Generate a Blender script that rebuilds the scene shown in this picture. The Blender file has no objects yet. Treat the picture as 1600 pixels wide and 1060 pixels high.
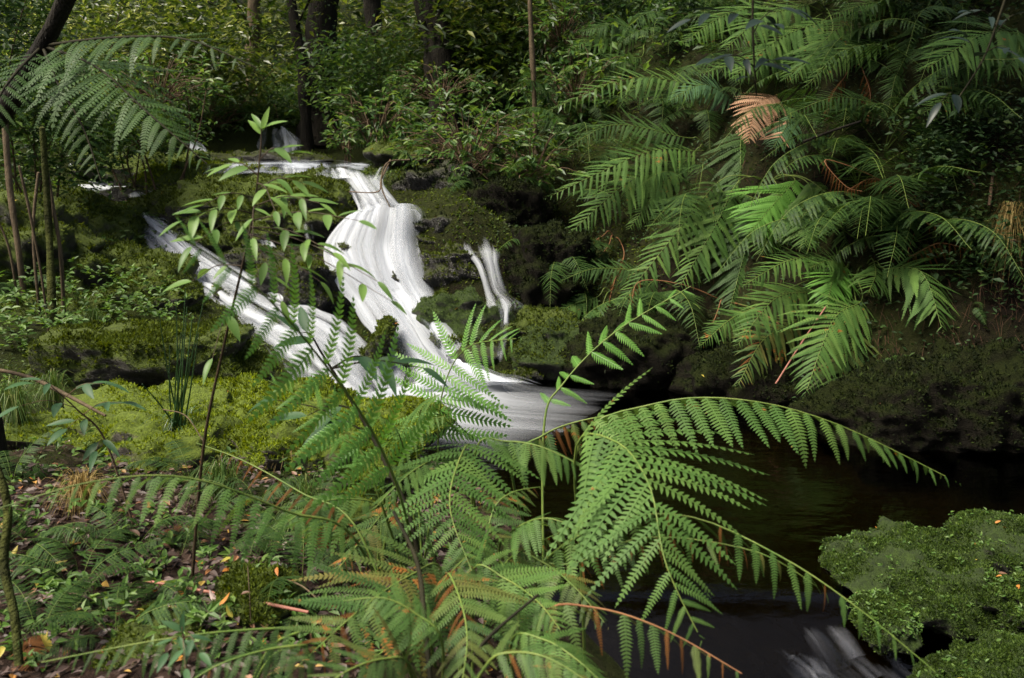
import bpy, math, random
import numpy as np
from mathutils import Vector, Matrix

# ------------------------------------------------------------------ camera, sky, sun, exposure
SC = bpy.context.scene
COL = SC.collection
PITCH = math.radians(12.0); F = 1386.0; CAM = np.array([0.0, 0.0, 1.6])
cam_d = bpy.data.cameras.new('camera'); cam = bpy.data.objects.new('camera', cam_d); COL.objects.link(cam)
cam.location = CAM; cam.rotation_euler = (math.pi/2 - PITCH, 0, 0)
cam_d.sensor_width = 36; cam_d.lens = 36*F/1600; cam_d.clip_start = 0.02; cam_d.clip_end = 300
cam_d.dof.use_dof = True; cam_d.dof.focus_distance = 4.2; cam_d.dof.aperture_fstop = 5.0
SC.camera = cam
SUN_EL = math.radians(60); SUN_AZ = math.radians(248)       # azimuth the light comes from, clockwise from +Y
w = bpy.data.worlds.new('World'); SC.world = w; w.use_nodes = True
nt = w.node_tree; bg = nt.nodes['Background']
sky = nt.nodes.new('ShaderNodeTexSky'); sky.sky_type = 'NISHITA'; sky.sun_disc = False
sky.sun_elevation = SUN_EL; sky.sun_rotation = SUN_AZ; sky.air_density = 1.0; sky.dust_density = 7.0; sky.ozone_density = 0.3
nt.links.new(sky.outputs[0], bg.inputs[0]); bg.inputs[1].default_value = 0.08
sd = bpy.data.lights.new('sun', 'SUN'); sun = bpy.data.objects.new('sun', sd); COL.objects.link(sun)
sd.energy = 3.6; sd.angle = math.radians(20); sd.color = (1.0, 0.94, 0.80)
_d = Vector((math.sin(SUN_AZ)*math.cos(SUN_EL), math.cos(SUN_AZ)*math.cos(SUN_EL), math.sin(SUN_EL)))
sun.rotation_euler = _d.to_track_quat('Z', 'Y').to_euler(); sun.location = (0, 0, 20)
SC.view_settings.view_transform = 'Standard'; SC.view_settings.look = 'None'
SC.view_settings.exposure = 1.15; SC.view_settings.gamma = 1.0
SC.cycles.max_bounces = 6; SC.cycles.transparent_max_bounces = 24; SC.cycles.transmission_bounces = 4
SC.cycles.diffuse_bounces = 3; SC.cycles.glossy_bounces = 2
SC.cycles.adaptive_min_samples = 40; SC.cycles.use_denoising = True; SC.cycles.caustics_reflective = False; SC.cycles.caustics_refractive = False

rng = np.random.default_rng(7); random.seed(7)
cP, sP = math.cos(PITCH), math.sin(PITCH)
def P(px, py, d):
    """the place at ground distance d (metres along +Y) that stands at this spot of the photograph"""
    u = (px-800)/F; v = (530-py)/F
    dr = np.array([u, cP+v*sP, -sP+v*cP]); return CAM + dr*(d/dr[1])
def W(px, py, z=0.0):
    u = (px-800)/F; v = (530-py)/F
    dr = np.array([u, cP+v*sP, -sP+v*cP]); return CAM + dr*((z-CAM[2])/dr[2])

# ------------------------------------------------------------------ numpy noise
def _hash(ix, iy, iz, s):
    h = (ix.astype(np.int64)*374761393 + iy.astype(np.int64)*668265263 + iz.astype(np.int64)*2147483647 + s*1274126177) & 0xffffffff
    h = ((h ^ (h >> 13))*1274126177) & 0xffffffff
    h = ((h ^ (h >> 16))*2246822519) & 0xffffffff
    return ((h ^ (h >> 15)) & 0xffff)/65535.0
def vnoise(p, s=0):
    f = np.floor(p); t = p-f; t = t*t*(3-2*t); i = f.astype(np.int64); r = 0
    for dx in (0, 1):
        for dy in (0, 1):
            for dz in (0, 1):
                wgt = (t[:, 0] if dx else 1-t[:, 0])*(t[:, 1] if dy else 1-t[:, 1])*(t[:, 2] if dz else 1-t[:, 2])
                r = r + wgt*_hash(i[:, 0]+dx, i[:, 1]+dy, i[:, 2]+dz, s)
    return r*2-1
def fbm(p, o=4, s=0):
    a, r = 1.0, 0
    for k in range(o):
        r = r + a*vnoise(p*(2.03**k)+k*17.3, s+k); a *= 0.5
    return r
def nrm(v): return v/np.maximum(np.linalg.norm(v, axis=-1, keepdims=True), 1e-9)

# ------------------------------------------------------------------ materials
def new_mat(name):
    m = bpy.data.materials.new(name); m.use_nodes = True; t = m.node_tree
    for n in list(t.nodes): t.nodes.remove(n)
    return m, t, t.nodes.new('ShaderNodeOutputMaterial')
def N(t, typ, **kw):
    n = t.nodes.new(typ)
    for k, v in kw.items():
        if k in n.inputs: n.inputs[k].default_value = v
        else: setattr(n, k, v)
    return n
def ramp(t, fac, stops):
    r = t.nodes.new('ShaderNodeValToRGB'); e = r.color_ramp.elements
    while len(e) < len(stops): e.new(0.5)
    for k, (p, c) in enumerate(stops):
        e[k].position = p; e[k].color = (c[0], c[1], c[2], 1) if not isinstance(c, (int, float)) else (c, c, c, 1)
    t.links.new(fac, r.inputs[0]); return r.outputs[0]
def mixc(t, fac, a, b, mode='MIX'):
    m = t.nodes.new('ShaderNodeMix'); m.data_type = 'RGBA'; m.blend_type = mode
    for s, v in ((m.inputs[0], fac), (m.inputs[6], a), (m.inputs[7], b)):
        if hasattr(v, 'links'): t.links.new(v, s)
        elif isinstance(v, (int, float)): s.default_value = v
        else: s.default_value = (*v, 1)
    return m.outputs[2]
def leaf_mat(name, stops, trans=0.35, rough=0.42, spec=0.45, per='island', blot=0.25, rust=0.0):
    """foliage: colour varies from leaf to leaf, light shines through"""
    m, t, out = new_mat(name)
    if per == 'island': rnd = N(t, 'ShaderNodeNewGeometry').outputs['Random Per Island']
    else: rnd = N(t, 'ShaderNodeObjectInfo').outputs['Random']
    c = ramp(t, rnd, stops)
    tc = N(t, 'ShaderNodeNewGeometry'); nz = N(t, 'ShaderNodeTexNoise', Scale=9.0, Detail=3.0)
    t.links.new(tc.outputs['Position'], nz.inputs['Vector'])
    dk = ramp(t, nz.outputs[0], [(0.3, 1-blot), (0.7, 1.0)])
    c = mixc(t, 1.0, c, dk, 'MULTIPLY')
    if rust:
        nr = N(t, 'ShaderNodeTexNoise', Scale=34.0, Detail=3.0, Roughness=0.6); t.links.new(tc.outputs['Position'], nr.inputs['Vector']); n5 = N(t, 'ShaderNodeTexNoise', Scale=7.0, Detail=2.0); t.links.new(tc.outputs['Position'], n5.inputs['Vector'])
        ad = N(t, 'ShaderNodeMath', operation='MULTIPLY'); t.links.new(nr.outputs[0], ad.inputs[0]); t.links.new(n5.outputs[0], ad.inputs[1]); c = mixc(t, ramp(t, ad.outputs[0], [(rust, 0.0), (rust+.05, 1.0)]), c, (.30, .125, .03))
    b = N(t, 'ShaderNodeBsdfPrincipled', Roughness=rough); b.inputs['Specular IOR Level'].default_value = spec
    tr = N(t, 'ShaderNodeBsdfTranslucent'); hs = N(t, 'ShaderNodeHueSaturation', Saturation=1.1, Value=1.25, Hue=0.485)
    t.links.new(c, hs.inputs['Color']); t.links.new(hs.outputs[0], tr.inputs[0]); t.links.new(c, b.inputs['Base Color'])
    mx = N(t, 'ShaderNodeMixShader'); mx.inputs[0].default_value = trans
    t.links.new(b.outputs[0], mx.inputs[1]); t.links.new(tr.outputs[0], mx.inputs[2]); t.links.new(mx.outputs[0], out.inputs[0])
    return m
def solid_mat(name, ca, cb, scale=8.0, rough=0.8, bump=0.5, bscale=30.0, spec=0.3, stretch=None, dist=0.02):
    m, t, out = new_mat(name)
    tc = N(t, 'ShaderNodeTexCoord'); src = tc.outputs['Object']
    if stretch:
        mp = N(t, 'ShaderNodeMapping'); mp.inputs['Scale'].default_value = stretch; t.links.new(src, mp.inputs[0]); src = mp.outputs[0]
    n1 = N(t, 'ShaderNodeTexNoise', Scale=scale, Detail=6.0, Roughness=0.65); t.links.new(src, n1.inputs['Vector'])
    n2 = N(t, 'ShaderNodeTexNoise', Scale=bscale, Detail=5.0, Roughness=0.7); t.links.new(src, n2.inputs['Vector'])
    c = ramp(t, n1.outputs[0], [(0.32, ca), (0.68, cb)])
    b = N(t, 'ShaderNodeBsdfPrincipled', Roughness=rough); b.inputs['Specular IOR Level'].default_value = spec
    bp = N(t, 'ShaderNodeBump', Strength=bump, Distance=dist); t.links.new(n2.outputs[0], bp.inputs['Height'])
    t.links.new(c, b.inputs['Base Color']); t.links.new(bp.outputs[0], b.inputs['Normal']); t.links.new(b.outputs[0], out.inputs[0])
    return m
def moss_rock_mat(name, ra, rb, ma, mb, lo, hi, rough=0.55, litter=None, spec=0.35):
    """stone below, moss where the face looks up and where a patchy noise lets it grow"""
    m, t, out = new_mat(name)
    g = N(t, 'ShaderNodeNewGeometry'); sx = N(t, 'ShaderNodeSeparateXYZ'); t.links.new(g.outputs['Normal'], sx.inputs[0])
    n1 = N(t, 'ShaderNodeTexNoise', Scale=2.2, Detail=7.0, Roughness=0.68); t.links.new(g.outputs['Position'], n1.inputs['Vector'])
    n2 = N(t, 'ShaderNodeTexNoise', Scale=26.0, Detail=6.0, Roughness=0.75); t.links.new(g.outputs['Position'], n2.inputs['Vector'])
    n3 = N(t, 'ShaderNodeTexNoise', Scale=90.0, Detail=4.0, Roughness=0.8); t.links.new(g.outputs['Position'], n3.inputs['Vector'])
    a = N(t, 'ShaderNodeMath', operation='MULTIPLY_ADD'); a.inputs[1].default_value = 1.7; t.links.new(n1.outputs[0], a.inputs[0]); t.links.new(sx.outputs[2], a.inputs[2])
    fac = ramp(t, a.outputs[0], [(0.0, 0.0), (1.0, 1.0)])
    mr = N(t, 'ShaderNodeMapRange'); mr.inputs[1].default_value = lo; mr.inputs[2].default_value = hi; t.links.new(a.outputs[0], mr.inputs[0])
    t.nodes.remove(fac.node)
    rock = ramp(t, n2.outputs[0], [(0.3, ra), (0.7, rb)])
    moss = ramp(t, n2.outputs[0], [(0.28, ma), (0.72, mb)])
    mv = ramp(t, n3.outputs[0], [(0.3, 0.55), (0.7, 1.1)]); moss = mixc(t, 1.0, moss, mv, 'MULTIPLY')
    c = mixc(t, mr.outputs[0], rock, moss)
    if litter:
        n4 = N(t, 'ShaderNodeTexNoise', Scale=1.3, Detail=5.0, Roughness=0.6); t.links.new(g.outputs['Position'], n4.inputs['Vector'])
        vo = N(t, 'ShaderNodeTexVoronoi', Scale=38.0); t.links.new(g.outputs['Position'], vo.inputs['Vector'])
        sp = N(t, 'ShaderNodeSeparateColor'); t.links.new(vo.outputs['Color'], sp.inputs[0])
        lc = ramp(t, sp.outputs[0], litter); lf = ramp(t, n4.outputs[0], [(0.40, 0.0), (0.52, 1.0)])
        zn = N(t, 'ShaderNodeAttribute', attribute_name='zone'); zz = N(t, 'ShaderNodeMath', operation='MULTIPLY'); t.links.new(lf, zz.inputs[0]); t.links.new(zn.outputs['Fac'], zz.inputs[1])
        c = mixc(t, zz.outputs[0], c, lc)
    b = N(t, 'ShaderNodeBsdfPrincipled'); b.inputs['Specular IOR Level'].default_value = spec
    rr = N(t, 'ShaderNodeMapRange'); rr.inputs[3].default_value = rough; rr.inputs[4].default_value = 0.95; t.links.new(mr.outputs[0], rr.inputs[0]); t.links.new(rr.outputs[0], b.inputs['Roughness'])
    ad = N(t, 'ShaderNodeMath', operation='ADD'); t.links.new(n2.outputs[0], ad.inputs[0]); t.links.new(n3.outputs[0], ad.inputs[1])
    bp = N(t, 'ShaderNodeBump', Strength=0.9, Distance=0.03); t.links.new(ad.outputs[0], bp.inputs['Height'])
    t.links.new(c, b.inputs['Base Color']); t.links.new(bp.outputs[0], b.inputs['Normal']); t.links.new(b.outputs[0], out.inputs[0])
    return m

M = {}
M['fern'] = leaf_mat('fern_green', [(0.0, (.068, .145, .032)), (0.5, (.092, .182, .040)), (1.0, (.13, .225, .05))], 0.36, 0.55, 0.2, 'object', 0.3, 0.40)
M['fern_old'] = leaf_mat('fern_tired', [(0.0, (.055, .115, .030)), (0.5, (.085, .150, .035)), (0.85, (.12, .15, .035)), (1.0, (.17, .15, .04))], 0.30, 0.55, 0.25, 'object', 0.3, 0.345)
M['fern_shade_tint'] = leaf_mat('fern_shade_tint', [(0.0, (.032, .072, .016)), (1.0, (.055, .112, .024))], 0.30, 0.55, 0.2, 'object', 0.3)  # green for shaded fronds: the shade is put into the colour
M['fern_new'] = leaf_mat('fern_new', [(0.0, (.11, .26, .045)), (1.0, (.15, .32, .06))], 0.4, 0.42, 0.4, 'object', 0.15)
M['fern_blue'] = leaf_mat('fern_pale', [(0.0, (.075, .16, .075)), (1.0, (.11, .22, .095))], 0.3, 0.5, 0.35, 'object', 0.3)
M['fern_dead'] = leaf_mat('fern_dead', [(0.0, (.10, .042, .014)), (1.0, (.22, .095, .028))], 0.3, 0.8, 0.1, 'object', 0.4)
M['fern_tan'] = leaf_mat('fern_tan', [(0.0, (.42, .25, .15)), (1.0, (.55, .35, .22))], 0.35, 0.75, 0.15, 'object', 0.25)
M['fern_join'] = leaf_mat('fern_far', [(0.0, (.018, .046, .012)), (0.6, (.036, .082, .018)), (1.0, (.08, .14, .026))], 0.32, 0.55, 0.2, 'island', 0.35)  # fill ferns darkened in colour, painting shaded depth behind the front fronds
M['rachis'] = solid_mat('rachis_green', (.07, .13, .02), (.15, .19, .04), 12, 0.5, 0.2)
M['rachis_dark'] = solid_mat('rachis_dark', (.010, .009, .006), (.026, .024, .012), 12, 0.75, 0.2, 30, .1)
M['rachis_brown'] = solid_mat('rachis_brown', (.13, .05, .02), (.25, .12, .05), 12, 0.7, 0.2)
M['stalk_dead'] = solid_mat('stalk_dead', (.022, .011, .006), (.085, .038, .017), 20, 0.8, 0.2)
M['shrub'] = leaf_mat('shrub_leaf', [(0.0, (.035, .085, .020)), (0.5, (.060, .130, .028)), (1.0, (.14, .22, .04))], 0.42, 0.42, 0.32, 'island', 0.3)
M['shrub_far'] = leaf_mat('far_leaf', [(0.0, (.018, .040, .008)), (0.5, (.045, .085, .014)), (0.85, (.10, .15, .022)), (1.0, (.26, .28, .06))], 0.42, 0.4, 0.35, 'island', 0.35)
M['far_light_tint'] = leaf_mat('far_leaf_light_tint', [(0.0, (.012, .030, .006)), (0.45, (.060, .105, .016)), (0.85, (.17, .23, .038)), (1.0, (.42, .46, .15))], 0.5, 0.3, 0.5, 'island', 0.3)  # backlight and bright patches are put into this leaf colour
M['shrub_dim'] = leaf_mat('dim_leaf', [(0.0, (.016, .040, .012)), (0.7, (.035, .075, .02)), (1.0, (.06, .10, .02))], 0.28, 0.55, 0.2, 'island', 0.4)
M['leaf_big'] = leaf_mat('sapling_leaf', [(0.0, (.085, .17, .035)), (0.5, (.12, .22, .05)), (1.0, (.17, .29, .06))], 0.42, 0.45, 0.3, 'object', 0.12)
M['leaf_dark'] = leaf_mat('glossy_leaf', [(0.0, (.03, .075, .03)), (1.0, (.055, .12, .045))], 0.25, 0.5, 0.25, 'object', 0.12)
M['leaf_silhouette'] = leaf_mat('shadow_leaf', [(0.0, (.006, .012, .009)), (1.0, (.016, .028, .022))], 0.12, 0.4, 0.2, 'object', 0.12)  # near-black colour stands in for leaves silhouetted against the light
M['moss'] = leaf_mat('moss_bright', [(0.0, (.08, .12, .009)), (0.5, (.185, .25, .018)), (1.0, (.34, .42, .042))], 0.35, 0.8, 0.12, 'island', 0.5)
M['moss_dark'] = leaf_mat('moss_olive', [(0.0, (.034, .052, .006)), (0.6, (.075, .108, .012)), (1.0, (.145, .19, .022))], 0.3, 0.8, 0.15, 'island', 0.5)
M['moss_green'] = leaf_mat('moss_green', [(0.0, (.020, .046, .006)), (0.55, (.050, .092, .011)), (1.0, (.12, .19, .028))], 0.35, 0.6, 0.3, 'island', 0.45)
M['moss_bank_shade'] = leaf_mat('moss_bank_shade', [(0.0, (.006, .010, .003)), (0.75, (.016, .025, .005)), (1.0, (.045, .068, .012))], 0.25, 0.8, 0.15, 'island', 0.5)  # moss blackened to paint in the shade of the bank
M['herb'] = leaf_mat('herb_leaf', [(0.0, (.05, .11, .018)), (0.6, (.09, .18, .03)), (1.0, (.15, .24, .05))], 0.38, 0.5, 0.35, 'island', 0.3)
M['grass'] = leaf_mat('grass_blade', [(0.0, (.05, .11, .02)), (0.7, (.10, .17, .03)), (1.0, (.22, .24, .07))], 0.3, 0.5, 0.35, 'island', 0.2)
M['straw'] = leaf_mat('straw_blade', [(0.0, (.17, .12, .035)), (0.7, (.28, .20, .07)), (1.0, (.36, .27, .10))], 0.25, 0.6, 0.2, 'island', 0.2)
M['litter'] = leaf_mat('litter_leaf', [(0.0, (.022, .012, .009)), (0.4, (.055, .030, .020)), (0.7, (.090, .058, .048)), (0.88, (.15, .11, .10)), (0.96, (.30, .12, .03)), (1.0, (.38, .26, .05))], 0.12, 0.55, 0.4, 'island', 0.45)
M['litter_orange'] = leaf_mat('litter_orange', [(0.0, (.36, .11, .02)), (1.0, (.50, .22, .04))], 0.2, 0.6, 0.3, 'object', 0.3)
M['litter_brown'] = leaf_mat('litter_brown', [(0.0, (.10, .05, .03)), (1.0, (.19, .10, .055))], 0.1, 0.5, 0.45, 'object', 0.35)
M['litter_pale'] = leaf_mat('litter_pale', [(0.0, (.24, .18, .16)), (1.0, (.36, .28, .25))], 0.1, 0.5, 0.45, 'object', 0.3)
M['litter_yellow'] = leaf_mat('litter_yellow', [(0.0, (.36, .32, .05)), (1.0, (.50, .40, .08))], 0.25, 0.5, 0.35, 'object', 0.2)
M['bark'] = solid_mat('bark', (.006, .005, .0035), (.022, .018, .012), 6, 0.9, 1.0, 14, 0.2, (1, 1, .25), 0.05)
M['bark_pale'] = solid_mat('bark_pale', (.045, .032, .018), (.12, .088, .052), 10, 0.8, 0.7, 25, 0.2, (1, 1, .4))
M['bark_mossy'] = solid_mat('bark_mossy', (.022, .024, .008), (.075, .085, .018), 7, 0.95, 1.0, 22, 0.15, None, 0.05)
M['twig'] = solid_mat('twig', (.05, .03, .018), (.14, .09, .05), 14, 0.8, 0.5)
M['twig_red'] = solid_mat('twig_red', (.19, .07, .05), (.30, .13, .09), 10, 0.55, 0.3)
M['stem'] = solid_mat('stem', (.022, .014, .008), (.055, .034, .016), 14, 0.6, 0.4)
M['reed'] = solid_mat('reed', (.012, .04, .014), (.035, .085, .025), 10, 0.4, 0.2, 30, 0.5, (1, 1, .1))
LIT = [(0.0, (.012, .008, .006)), (0.5, (.035, .020, .014)), (0.8, (.065, .042, .033)), (1.0, (.11, .08, .065))]
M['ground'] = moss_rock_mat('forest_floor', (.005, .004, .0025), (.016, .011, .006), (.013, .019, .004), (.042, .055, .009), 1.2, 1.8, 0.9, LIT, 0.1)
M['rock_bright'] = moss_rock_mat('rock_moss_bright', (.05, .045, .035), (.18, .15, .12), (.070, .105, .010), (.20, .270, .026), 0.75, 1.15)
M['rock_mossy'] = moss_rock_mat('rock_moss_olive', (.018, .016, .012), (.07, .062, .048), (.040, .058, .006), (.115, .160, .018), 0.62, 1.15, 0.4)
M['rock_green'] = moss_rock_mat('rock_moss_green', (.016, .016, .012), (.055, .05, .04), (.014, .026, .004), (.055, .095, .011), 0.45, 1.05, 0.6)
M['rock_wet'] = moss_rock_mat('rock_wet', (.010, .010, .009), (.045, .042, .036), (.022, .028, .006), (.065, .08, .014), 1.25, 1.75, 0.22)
M['rock_bank_shade'] = moss_rock_mat('rock_bank_shade', (.004, .0035, .0025), (.013, .011, .007), (.008, .011, .003), (.024, .032, .006), 1.0, 1.7, 0.8, None, 0.08)  # bank shade put into the albedo: stone and moss nearly black

def foam_mat(name, scale_u, scale_v, cover, edge_u, v_in, v_out, contrast=0.35, col=(.58, .61, .66), coarse=5):
    """silky white water: threads of foam along the flow (UV u across, v along), thinning out at the edges"""
    m, t, out = new_mat(name)
    uv = N(t, 'ShaderNodeUVMap'); sx = N(t, 'ShaderNodeSeparateXYZ'); t.links.new(uv.outputs[0], sx.inputs[0])
    at = N(t, 'ShaderNodeAttribute', attribute_name='flow')       # x: across in metres, y: along in metres
    mp = N(t, 'ShaderNodeMapping'); mp.inputs['Scale'].default_value = (scale_u, scale_v, 1); t.links.new(at.outputs['Vector'], mp.inputs[0])
    n1 = N(t, 'ShaderNodeTexNoise', Scale=1.0, Detail=5.0, Roughness=0.62, Distortion=0.25); t.links.new(mp.outputs[0], n1.inputs['Vector'])
    mp2 = N(t, 'ShaderNodeMapping'); mp2.inputs['Scale'].default_value = (scale_u*.22, scale_v*.7, 1); mp2.inputs['Location'].default_value = (5, 3, 1); t.links.new(at.outputs['Vector'], mp2.inputs[0])
    n2 = N(t, 'ShaderNodeTexNoise', Scale=1.0, Detail=2.0); t.links.new(mp2.outputs[0], n2.inputs['Vector'])
    def math_(op, a, b=None, c=None, clamp=False):
        k = N(t, 'ShaderNodeMath', operation=op); k.use_clamp = clamp
        for s, v in zip(k.inputs, (a, b, c)):
            if v is None: continue
            if hasattr(v, 'links'): t.links.new(v, s)
            else: s.default_value = v
        return k.outputs[0]
    s = math_('ADD', math_('MULTIPLY', math_('SUBTRACT', n1.outputs[0], 0.5), contrast*4), math_('MULTIPLY', math_('SUBTRACT', n2.outputs[0], 0.5), contrast*coarse))
    ue = math_('MULTIPLY', math_('MULTIPLY', sx.outputs[0], math_('SUBTRACT', 1.0, sx.outputs[0])), 4.0)
    eu = math_('DIVIDE', ue, edge_u); eu = math_('MINIMUM', eu, 1.0)
    a = math_('ADD', s, cover)
    if v_in > 0: a = math_('ADD', a, math_('MULTIPLY', math_('SUBTRACT', math_('MINIMUM', math_('DIVIDE', sx.outputs[1], v_in), 1.0), 1.0), 1.3))
    if v_out > 0: a = math_('ADD', a, math_('MULTIPLY', math_('SUBTRACT', math_('MINIMUM', math_('DIVIDE', math_('SUBTRACT', 1.0, sx.outputs[1]), v_out), 1.0), 1.0), 1.3))
    a = math_('MINIMUM', math_('MAXIMUM', a, 0.0), 0.97)
    a = math_('MULTIPLY', a, math_('SMOOTH_MIN', eu, 1.0, 0.3, clamp=True), clamp=True)
    mp3 = N(t, 'ShaderNodeMapping'); mp3.inputs['Scale'].default_value = (scale_u*2.6, scale_v*.6, 1); mp3.inputs['Location'].default_value = (9, 1, 4); t.links.new(at.outputs['Vector'], mp3.inputs[0])
    n3 = N(t, 'ShaderNodeTexNoise', Scale=1.0, Detail=4.0, Roughness=0.6); t.links.new(mp3.outputs[0], n3.inputs['Vector'])
    sh = math_('ADD', math_('MULTIPLY', n3.outputs[0], .5), math_('MULTIPLY', n2.outputs[0], .5))
    cc = ramp(t, sh, [(0.38, tuple(c*k for c, k in zip(col, (.36, .40, .46)))), (0.50, tuple(c*.85 for c in col)), (0.62, tuple(c*1.12 for c in col))])  # painted shading: grey-blue and bright streaks laid into the water colour by noise
    df = N(t, 'ShaderNodeBsdfPrincipled', Roughness=0.6); t.links.new(cc, df.inputs['Base Color']); df.inputs['Specular IOR Level'].default_value = 0.2
    tl = N(t, 'ShaderNodeBsdfTranslucent'); tl.inputs[0].default_value = (.50, .54, .60, 1)
    m1 = N(t, 'ShaderNodeMixShader'); m1.inputs[0].default_value = 0.25; t.links.new(df.outputs[0], m1.inputs[1]); t.links.new(tl.outputs[0], m1.inputs[2])
    tp = N(t, 'ShaderNodeBsdfTransparent'); m2 = N(t, 'ShaderNodeMixShader')
    t.links.new(a, m2.inputs[0]); t.links.new(tp.outputs[0], m2.inputs[1]); t.links.new(m1.outputs[0], m2.inputs[2]); t.links.new(m2.outputs[0], out.inputs[0])
    return m
M['fall'] = foam_mat('white_water', 16, .7, 0.74, 0.9, 0.03, 0.0, 0.34)
M['veil'] = foam_mat('water_veil', 9, .7, 0.34, 1.0, 0.06, 0.08, 0.36, (.46, .49, .54))
M['strand'] = foam_mat('water_strand', 12, .6, 0.30, 1.0, 0.12, 0.0, 0.30, coarse=10)
M['fall_thin'] = foam_mat('thin_water', 30, 1.2, 0.16, 1.0, 0.22, 0.10, 0.36, coarse=7)
M['fall_far'] = foam_mat('far_water', 16, 2.0, 0.62, 0.5, 0.04, 0.04, 0.4)
M['sheet'] = foam_mat('sliding_water', 10, 2.5, 0.34, 0.6, 0.12, 0.12, 0.5, (.50, .54, .62))
M['foam'] = foam_mat('pool_foam', 5, 0.35, 1.22, 1.0, 0.0, 0.98, 0.20, (.54, .57, .62))
M['riffle'] = foam_mat('riffle_water', 16, 0.6, 0.22, 1.0, 0.7, 0.0, 0.24, (.26, .27, .31))
def water_mat():
    m, t, out = new_mat('dark_water')
    g = N(t, 'ShaderNodeNewGeometry'); mp = N(t, 'ShaderNodeMapping'); mp.inputs['Scale'].default_value = (3.0, 7.0, 1); t.links.new(g.outputs['Position'], mp.inputs[0])
    n1 = N(t, 'ShaderNodeTexNoise', Scale=1.6, Detail=4.0); t.links.new(mp.outputs[0], n1.inputs['Vector'])
    bp = N(t, 'ShaderNodeBump', Strength=0.12, Distance=0.05); t.links.new(n1.outputs[0], bp.inputs['Height'])
    fr = N(t, 'ShaderNodeFresnel', IOR=1.33); t.links.new(bp.outputs[0], fr.inputs['Normal'])
    gl = N(t, 'ShaderNodeBsdfGlossy', Roughness=0.04); t.links.new(bp.outputs[0], gl.inputs['Normal'])
    tp = N(t, 'ShaderNodeBsdfTransparent'); tp.inputs[0].default_value = (.30, .21, .13, 1)
    mx = N(t, 'ShaderNodeMixShader'); t.links.new(fr.outputs[0], mx.inputs[0]); t.links.new(tp.outputs[0], mx.inputs[1]); t.links.new(gl.outputs[0], mx.inputs[2]); t.links.new(mx.outputs[0], out.inputs[0])
    return m
M['water'] = water_mat()
M['bed'] = solid_mat('stream_bed', (.015, .010, .006), (.075, .048, .026), 5, 0.7, 0.8, 12)

# ------------------------------------------------------------------ mesh helpers
def mesh_np(name, V, Fc, mat=None, smooth=True):
    me = bpy.data.meshes.new(name); V = np.asarray(V, np.float32); Fc = np.asarray(Fc, np.int32); k = Fc.shape[1]
    me.vertices.add(len(V)); me.vertices.foreach_set('co', V.ravel())
    me.loops.add(Fc.size); me.loops.foreach_set('vertex_index', Fc.ravel())
    me.polygons.add(len(Fc)); me.polygons.foreach_set('loop_start', np.arange(0, Fc.size, k, dtype=np.int32))
    me.polygons.foreach_set('use_smooth', np.full(len(Fc), smooth))
    me.update(calc_edges=True)
    if mat: me.materials.append(M[mat] if isinstance(mat, str) else mat)
    return me
def link(name, me, parent=None, loc=(0, 0, 0), kind=None, label=None, cat=None, group=None):
    o = bpy.data.objects.new(name, me); COL.objects.link(o); o.location = loc
    if parent: o.parent = parent
    if kind: o['kind'] = kind
    if label: o['label'] = label
    if cat: o['category'] = cat
    if group: o['group'] = group
    return o
def thing(name, loc, label, cat, group=None):
    o = link(name, None, None, tuple(float(c) for c in loc), None, label, cat, group); o.empty_display_size = 0.1; return o
class Acc:
    """collects triangles"""
    def __init__(s): s.v = []; s.f = []; s.n = 0
    def add(s, V, Fc):
        V = np.asarray(V, float); Fc = np.asarray(Fc, int); s.v.append(V); s.f.append(Fc+s.n); s.n += len(V)
    def inst(s, TV, TF, R, T):
        """template TV,TF copied with matrices R (n,3,3: rows are the images of x,y,z) and offsets T"""
        n = len(T); V = np.einsum('vk,nkj->nvj', TV, R)+T[:, None, :]
        Fc = TF[None]+(np.arange(n)*len(TV))[:, None, None]; s.add(V.reshape(-1, 3), Fc.reshape(-1, 3))
    def mesh(s, name, mat, off=(0, 0, 0), smooth=True):
        return mesh_np(name, np.concatenate(s.v)-np.asarray(off), np.concatenate(s.f), mat, smooth)
def frames(d, up, sx, sy, sz):
    d = nrm(d); y = nrm(np.cross(up, d)); z = np.cross(d, y)
    return np.stack([d*np.reshape(sx, (-1, 1)), y*np.reshape(sy, (-1, 1)), z*np.reshape(sz, (-1, 1))], 1)
def tube(path, r0, r1, k=6, acc=None, wob=0.0, cap=True, rf=None):
    p = np.asarray(path, float); n = len(p); a = acc or Acc()
    t = nrm(np.gradient(p, axis=0)); ref = np.array([0.31, 0.2, 0.93]) if abs(t[0, 2]) < .8 else np.array([1., .1, 0])
    x = nrm(np.cross(t, ref)); y = np.cross(t, x); ang = np.arange(k)/k*2*np.pi
    r = np.linspace(r0, r1, n) if rf is None else rf
    V = p[:, None]+r[:, None, None]*(np.cos(ang)[None, :, None]*x[:, None]+np.sin(ang)[None, :, None]*y[:, None])
    V = V.reshape(-1, 3)
    if wob: V = V+wob*fbm(V*np.array([6, 6, 3.])+3.1, 3)[:, None]*np.repeat(nrm(V.reshape(n, k, 3)-p[:, None]), 1, 0).reshape(-1, 3)
    i = np.arange(n-1)[:, None]*k; j = np.arange(k)[None]; j2 = (j+1) % k
    q = np.stack([i+j, i+j2, i+k+j2, i+k+j], -1).reshape(-1, 4)
    a.add(V, np.concatenate([q[:, [0, 1, 2]], q[:, [0, 2, 3]]]))
    if cap:
        a.add(np.vstack([V[-k:], p[-1]+t[-1]*r[-1]*.6]), [[m, (m+1) % k, k] for m in range(k)])
    return a
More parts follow.
